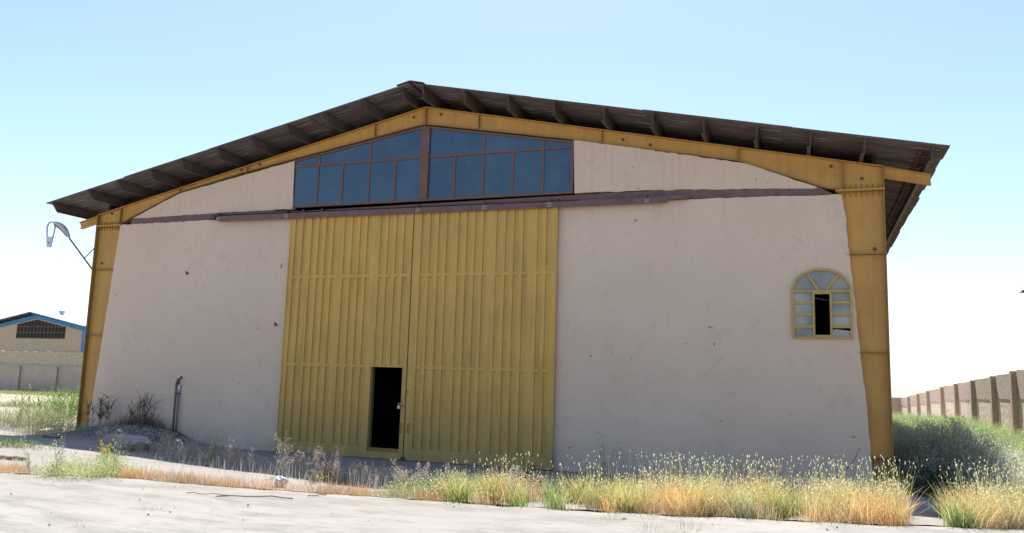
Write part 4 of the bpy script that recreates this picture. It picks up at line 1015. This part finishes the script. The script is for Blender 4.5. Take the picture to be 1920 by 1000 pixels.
o = weed(201, 1.0, (.36, .31, .28), 18, .34, (.44, .38, .33), .009, 1000); place(o, 531, 896, True, 1., 'tallest dried grey weed, forked, left of the gate corner', 'weed', name='tall_weed')
o = weed(202, .85, (.34, .28, .24), 22, .22, (.44, .36, .30), .012, 900); place(o, 590, 903, True, .85, 'slender dried weed with a spire top in front of the gate\'s left end', 'weed', name='tall_weed')
o = weed(203, .85, (.34, .28, .24), 22, .22, (.44, .36, .30), .012, 900); place(o, 629, 908, True, .8, 'slender dried weed in front of the gate, just right of the spire-topped one', 'weed', name='tall_weed')
o = weed(204, .62, (.40, .33, .14), 20, .3, (.50, .42, .14), .014, 800); place(o, 195, 872, True, .95, 'yellowish conical weed standing before the broken slab', 'weed', name='yellow_weed')
o = weed(205, .75, (.22, .25, .12), 20, .34, (.30, .34, .18), .016, 900); place(o, 398, 874, True, .7, 'small green weed in the shade edge between dried ones', 'weed', name='green_weed')
o = weed(206, .9, (.30, .28, .22), 12, .25, (.55, .52, .42), .014, 260); place(o, 110, 893, True, 1., 'thin bare-stalked weed with white tufts, left of the green plant', 'weed', name='thin_weed')
o = weed(207, .9, (.30, .28, .22), 12, .25, (.35, .37, .2), .014, 300); place(o, 55, 889, True, .8, 'thin dark-stalked weed nearest the left edge of the frame', 'weed', name='thin_weed')
o = weed(208, .8, (.28, .3, .18), 16, .4, (.38, .40, .22), .014, 600); place(o, 216, 891, True, .8, 'loose green-grey weed just right of the bushy green plant', 'weed', name='loose_weed')
for i, (u, v, s, l) in enumerate([(1128, 918, 1., 'tall seeding weed before the right wall, nearer the gate'), (1321, 945, .95, 'tall weed with white seeds rising before the middle of the right wall'), (1417, 950, .95, 'white-seeded weed rising right of the middle of the right wall'), (1460, 955, .8, 'pale weed rising among the grass left of the right column'), (990, 925, .9, 'dark leafy weed before the gate\'s right end')]):
    o = weed(230+i, .95, (.28, .26, .18), 18, .22, (.48, .48, .40) if i != 4 else (.10, .13, .07), .016, 560); place(o, u, v, True, s, l, 'weed', name='seeding_weed')
# bushy plants
def bushy(name, u, v, w, h, n, c0, c1, label, cat, bw=.009, fl=0, flc=None, lean=(.1, .7), dy=0, sz=None, depth=None, fy=None):
    X_, Y_, Z_ = gp(u, v) if fy is None else (fx(u, v, fy), fy, 0); Y_ += dy; Z_ = float(H(X_, Y_))
    vg = Veg(); xy = RNG.normal(0, 1, (n, 2))*np.array([w/2.6, (depth or w)/2.6]); r = np.hypot(xy[:, 0]/w*2, xy[:, 1]/(depth or w)*2)
    hh = h*RNG.uniform(.45, 1.1, n)*np.clip(1.15-.45*r, .3, 1.2)
    zz = H(X_+xy[:, 0], Y_+xy[:, 1])-Z_-.03
    if 0 < X_ < 5 and Y_ > -2.4: zz = zz+np.array([mz(X_+a, Y_+b)-float(H(X_+a, Y_+b)) for a, b in xy])
    tip = vg.blades(np.column_stack([xy, zz]), hh, np.full(n, bw), RNG.uniform(lean[0], lean[1], n), np.arctan2(xy[:, 1], xy[:, 0])+RNG.normal(0, .8, n), cvar(c0, n), cvar(c1, n))
    if fl:
        k = RNG.integers(0, n, fl); t_ = RNG.uniform(.35, 1, fl)[:, None]; b = np.column_stack([xy, zz])[k]; P_ = b*(1-t_)+tip[k]*t_+RNG.normal(0, .03, (fl, 3))
        vg.flecks(P_, RNG.uniform(.6, 1.4, fl)*(sz or .016), cvar(flc, fl, .25))
    o = vg.build(name); o.location = (X_, Y_, Z_); return tag(o, label, cat)
bushy('green_plant', 165, 893, .9, .50, 700, (.34, .36, .18), (.48, .54, .26), 'bushy light green plant in the grass strip below the left column', 'plant', .005, 3200, (.48, .56, .26), (.2, 1.1), sz=.015)
bushy('low_plant', 20, 838, 1.3, .28, 420, (.16, .20, .08), (.26, .32, .14), 'low green plants in the sun at the left edge below the shade', 'plant', .012, 500, (.24, .30, .14), depth=.5)
bushy('yellow_plant', 605, 902, .3, .28, 260, (.3, .3, .1), (.5, .46, .12), 'small yellow-flowered plant among the dried weeds before the gate', 'plant', .008, 260, (.60, .52, .12))
bushy('green_plant', 775, 929, .6, .42, 350, (.18, .24, .07), (.30, .38, .12), 'green plant where the dense grass begins, left end of the strip', 'plant', .005, 1100, (.50, .54, .26), (.1, .9))
bushy('green_plant', 860, 934, .7, .52, 420, (.24, .26, .09), (.38, .42, .16), 'light green leafy plant before the gate, second from the strip\'s left end', 'plant', .005, 1500, (.62, .62, .36), (.1, .9))
# tufts on the pavement
for u, v, s, l in ((283, 960, .16, 'larger pale tuft growing from the pavement, lower left'), (329, 956, .11, 'small pale tuft right beside a larger one on the pavement'), (149, 992, .15, 'pale tuft at the very bottom left of the pavement'), (18, 984, .06, 'flat green tuft at the left edge of the pavement'), (104, 980, .06, 'tiny tuft on the pavement between two others lower left'), (834, 974, .07, 'tiny green tuft on the pavement in front of the gate'), (1148, 980, .22, 'spiky green tuft on the pavement before the dense grass'), (1222, 996, .26, 'sparse tuft at the bottom edge right of centre'), (1290, 998, .3, 'thin stalks at the bottom edge below the right wall'), (500, 927, .07, 'tiny tuft at the tip of the longer rod')):
    bushy('grass_tuft', u, v, s, s, 60, (.30, .30, .14), (.42, .42, .22), l, 'grass tuft', .004, lean=(.2, .9))
# reeds beside the left column
def reeds(name, u, v, w, d, h, n, label, c0, c1, leafw=.022, dy=0, fy=None):
    X_, Y_, Z_ = gp(u, v) if fy is None else (fx(u, v, fy), fy, 0); Y_ += dy; Z_ = float(H(X_, Y_)); vg = Veg()
    st = RNG.uniform(-1, 1, (n, 2))*np.array([w/2, d/2]); hh = h*RNG.uniform(.6, 1.1, n)
    zz = H(X_+st[:, 0], Y_+st[:, 1])-Z_-.03
    if 0 < X_ < 5 and Y_ > -2.4: zz = zz+np.array([mz(X_+a, Y_+b)-float(H(X_+a, Y_+b)) for a, b in st])
    b = np.column_stack([st, zz]); ln = RNG.uniform(.02, .2, n); an = RNG.uniform(0, 6.28, n)
    vg.blades(b, hh, np.full(n, .010), ln, an, cvar(c0, n), cvar(c0, n), curl=.2)
    m_ = n*6; k = np.repeat(np.arange(n), 6); t_ = RNG.uniform(.25, 1, m_)
    bb = b[k]+np.stack([np.cos(an[k])*ln[k]*hh[k]*t_, np.sin(an[k])*ln[k]*hh[k]*t_, hh[k]*t_*.97], 1)
    vg.blades(bb, RNG.uniform(.16, .34, m_), np.full(m_, leafw), RNG.uniform(.4, 1.6, m_), RNG.uniform(0, 6.28, m_), cvar(c0, m_, .2), cvar(c1, m_, .2), curl=.6)
    o = vg.build(name); o.location = (X_, Y_, Z_); return tag(o, label, 'reeds')
reeds('reed_clump', 108, 801, 2.4, 3.4, 1.05, 420, 'tall bright green reed clump beside the left column', (.16, .24, .07), (.26, .36, .12), dy=1.2)
reeds('reed_clump', 62, 806, 1.8, 1.5, .55, 160, 'shorter grey-green reeds at the front left of the tall clump', (.24, .26, .14), (.36, .38, .22), .014, dy=.1)
bushy('dry_plant', 92, 816, 1.7, .5, 1100, (.38, .33, .18), (.46, .42, .26), 'straw coloured undergrowth at the foot of the reeds', 'plant', .006, 900, (.46, .43, .28), depth=1.0)
bushy('dry_plant', 15, 803, 1.6, .5, 700, (.34, .30, .18), (.44, .42, .27), 'dry grey-green plants at the left edge before the lot', 'plant', .007, 600, (.40, .40, .26), depth=1.)
bushy('green_plant', 33, 762, 1.5, .38, 600, (.22, .25, .12), (.30, .34, .18), 'low green patch on the open lot at the far left', 'plant', .012, 400, (.26, .30, .16), depth=1.2)
# weeds on the mound, in the shade
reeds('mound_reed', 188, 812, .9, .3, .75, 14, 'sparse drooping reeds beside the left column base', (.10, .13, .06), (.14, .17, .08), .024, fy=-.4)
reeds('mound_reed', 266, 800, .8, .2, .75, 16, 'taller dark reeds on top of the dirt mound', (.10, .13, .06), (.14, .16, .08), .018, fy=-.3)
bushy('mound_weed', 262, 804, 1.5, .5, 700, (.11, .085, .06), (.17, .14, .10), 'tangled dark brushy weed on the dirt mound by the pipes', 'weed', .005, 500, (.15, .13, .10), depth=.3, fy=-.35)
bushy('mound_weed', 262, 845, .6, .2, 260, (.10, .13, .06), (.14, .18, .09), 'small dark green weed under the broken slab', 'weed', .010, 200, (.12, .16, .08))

vg = Veg(); N = 2600; gx_ = RNG.normal(2.4, 1.15, N); gy_ = -.15-np.abs(RNG.normal(0, .75, N)); k_ = (gx_ > -.2) & (gx_ < 5.3) & (gy_ > -2.4); gx_, gy_ = gx_[k_], gy_[k_]
gz = np.array([mz(a, b) for a, b in zip(gx_, gy_)]); vg.flecks(np.column_stack([gx_, gy_, gz+.01]), RNG.uniform(.012, .05, len(gx_)), cvar((.4, .4, .4), len(gx_)), 1.2); vg.heads(np.column_stack([gx_, gy_, gz-.01])[::2], RNG.uniform(.02, .07, len(gx_[::2])), RNG.uniform(.01, .035, len(gx_[::2])), cvar((.4, .4, .4), len(gx_[::2])))
tag(vg.build('rubble_gravel', mat=STONE), 'grey gravel and rubble bits strewn over the shaded dirt mound', 'gravel', kind='stuff')
# big shrub on the right of the building, partly in shade
def shrub(name, cx_, cy_, rx_, ry_, h, n, label, c0, c1, fl, flc, fs=.02):
    Z_ = float(H(cx_, cy_)); root = empty(name, (cx_, cy_, Z_), label, 'shrub')
    vg = Veg(); ns = 240; a = RNG.uniform(0, 6.28, ns); rr = RNG.uniform(0, 1, ns)**.5*.6
    b = np.column_stack([np.cos(a)*rr*rx_, np.sin(a)*rr*ry_, np.full(ns, -.04)])
    vg.blades(b, h*RNG.uniform(.5, .9, ns), np.full(ns, .012), RNG.uniform(.1, .8, ns), a+RNG.normal(0, .4, ns), cvar(c0, ns), cvar(c0, ns))
    st = vg.build('stems', parent=root)
    vg = Veg()
    # twigs fill the crown; lumpy outline
    u_ = RNG.normal(size=(n, 3)); u_ /= np.linalg.norm(u_, axis=1)[:, None]; u_[:, 2] = np.abs(u_[:, 2])
    lump = 1+.18*np.sin(u_[:, 0]*7+1)*np.cos(u_[:, 1]*6)+.10*np.sin(u_[:, 0]*13+u_[:, 2]*11)
    r = (RNG.uniform(.25, 1, n)**.5)*lump
    P_ = u_*r[:, None]*np.array([rx_, ry_, h*.95]); P_[:, 2] = P_[:, 2]*.9
    vg.blades(P_, RNG.uniform(.08, .26, n), np.full(n, .0055), RNG.uniform(.1, 1., n), RNG.uniform(0, 6.28, n), cvar(c0, n), cvar(c1, n))
    k = RNG.integers(0, n, fl); Q_ = P_[k]+RNG.normal(0, .06, (fl, 3)); Q_[:, 2] += .08
    up = np.clip((r[k]-.6)*2, 0, 1)[:, None]
    vg.flecks(Q_, RNG.uniform(.5, 1.4, fl)*fs, cvar(flc, fl, .3)*(1-up)*.9+cvar(SILV, fl, .2)*up*.75)
    m2 = int(n*.06); q = RNG.normal(size=(m2, 3)); q /= np.linalg.norm(q, axis=1)[:, None]; q[:, 2] = np.abs(q[:, 2]); P2 = q*np.array([rx_, ry_, h*.82])*RNG.uniform(.75, .98, (m2, 1))
    tp = vg.blades(P2, RNG.uniform(.12, .42, m2), np.full(m2, .005), RNG.uniform(.1, 1.1, m2), np.arctan2(q[:, 1], q[:, 0])+RNG.normal(0, .6, m2), cvar(c1, m2), cvar(SILV, m2))
    kk = RNG.integers(0, m2, m2*5); tt = RNG.uniform(.4, 1, (m2*5, 1)); vg.flecks(P2[kk]*(1-tt)+tp[kk]*tt+RNG.normal(0, .012, (m2*5, 3)), RNG.uniform(.01, .022, m2*5), cvar(SILV, m2*5, .25))
    vg.build('foliage', parent=root); return root
shrub('shrub', 21.15, 2.4, 1.25, 2.5, 1.35, 13000, 'large rounded grey-green shrub against the right side of the warehouse', (.20, .21, .13), (.36, .40, .26), 30000, (.30, .36, .22))
shrub('shrub', 20.75, .15, .55, .55, .62, 2600, 'lower dark green shrub in front of the large one by the right column', (.07, .10, .05), (.10, .15, .07), 3000, (.08, .13, .06))

# weedy ground on the right
vg = Veg()
def area(n, x0, x1, y0, y1): return np.column_stack([RNG.uniform(x0, x1, n), RNG.uniform(y0, y1, n)])
def notshrub(xy): return (((xy[:, 0]-21.05)/1.1)**2+((xy[:, 1]-2.6)/2.4)**2 > 1) & (xy[:, 0] > 20.3) & ((xy[:, 0] > 21.2) | (xy[:, 1] > 1.)) & (xy[:, 0] < 25.9)
c_ = area(1500, 21., 26, -2., 30); c_ = c_[notshrub(c_)]
N = 42000; xy = clump(c_, N, .16, .22); xy = xy[notshrub(xy)]; N = len(xy); far = xy[:, 1] > 9
gmix = (np.sin(xy[:, 0]*1.7+2)*np.cos(xy[:, 1]*.9)+RNG.normal(0, .5, N)) > -.1
gfrac = (RNG.uniform(0, 1, N) < np.interp(xy[:, 1], [-2, 3, 8, 14], [.25, .5, .85, .9]))
c1 = np.where(gfrac[:, None], cvar((.38, .50, .22), N), cvar((.64, .58, .40), N)); c0 = np.where(gfrac[:, None], cvar((.26, .34, .13), N), cvar((.56, .42, .24), N))
hh = np.interp(xy[:, 1], [-2, 4, 10, 30], [.5, .6, .75, 1.0])*RNG.uniform(.4, 1., N)
tip = ground_blades(vg, xy, hh, np.interp(xy[:, 1], [0, 20], [.009, .018]), RNG.uniform(.1, .8, N), c0, c1)
k = RNG.integers(0, N, 16000); t_ = RNG.uniform(-.05, .03, (16000, 3)); pale = np.where(gfrac[k][:, None], cvar((.48, .58, .30), 16000), cvar((.78, .74, .64), 16000))
vg.flecks(tip[k]+t_, RNG.uniform(.012, .028, 16000), pale)
tag(vg.build('weedy_ground_cover'), 'mixed green and straw weeds covering the ground beside the right boundary wall', 'weeds', kind='stuff')
for i, (u, v, w, h, l) in enumerate([(1850, 925, .9, .75, 'pale silvery oat grass clump right of the bare gap'), (1905, 925, .9, .85, 'pale silvery oat grass clump at the right edge of the frame'), (1875, 880, 1., .8, 'pale seeding clump behind the front grass near the right edge'), (1832, 862, .7, .9, 'pale seeding clump touching the sunny side of the large shrub')]):
    bushy('oat_grass', u, v+8, w, h, 1300, (.38, .33, .2), (.60, .56, .44), l, 'grass clump', .006, 2600, (.80, .77, .70), (.05, .5), sz=.018)
# sparse far-left lot grass and ground litter
vg = Veg(); N = 9000; xy = np.column_stack([RNG.uniform(-34, -.6, N), RNG.uniform(1, 25.5, N)]); keepm = (np.sin(xy[:, 0]*.9)*np.sin(xy[:, 1]*.7+1)+RNG.normal(0, .4, N)) > .15; xy = xy[keepm]; N = len(xy)
ground_blades(vg, xy, RNG.uniform(.05, .22, N), .016, RNG.uniform(.1, .9, N), cvar((.34, .32, .15), N), cvar((.42, .38, .2), N))
N = 6000; xy = np.column_stack([RNG.uniform(-34, -20, N), RNG.uniform(22, 25.8, N)]); ground_blades(vg, xy, RNG.uniform(.05, .25, N), .02, RNG.uniform(.1, .9, N), cvar((.30, .33, .12), N), cvar((.40, .40, .16), N))
tag(vg.build('sparse_grass'), 'sparse yellowish grass scattered over the open lot at the left', 'grass', kind='stuff')
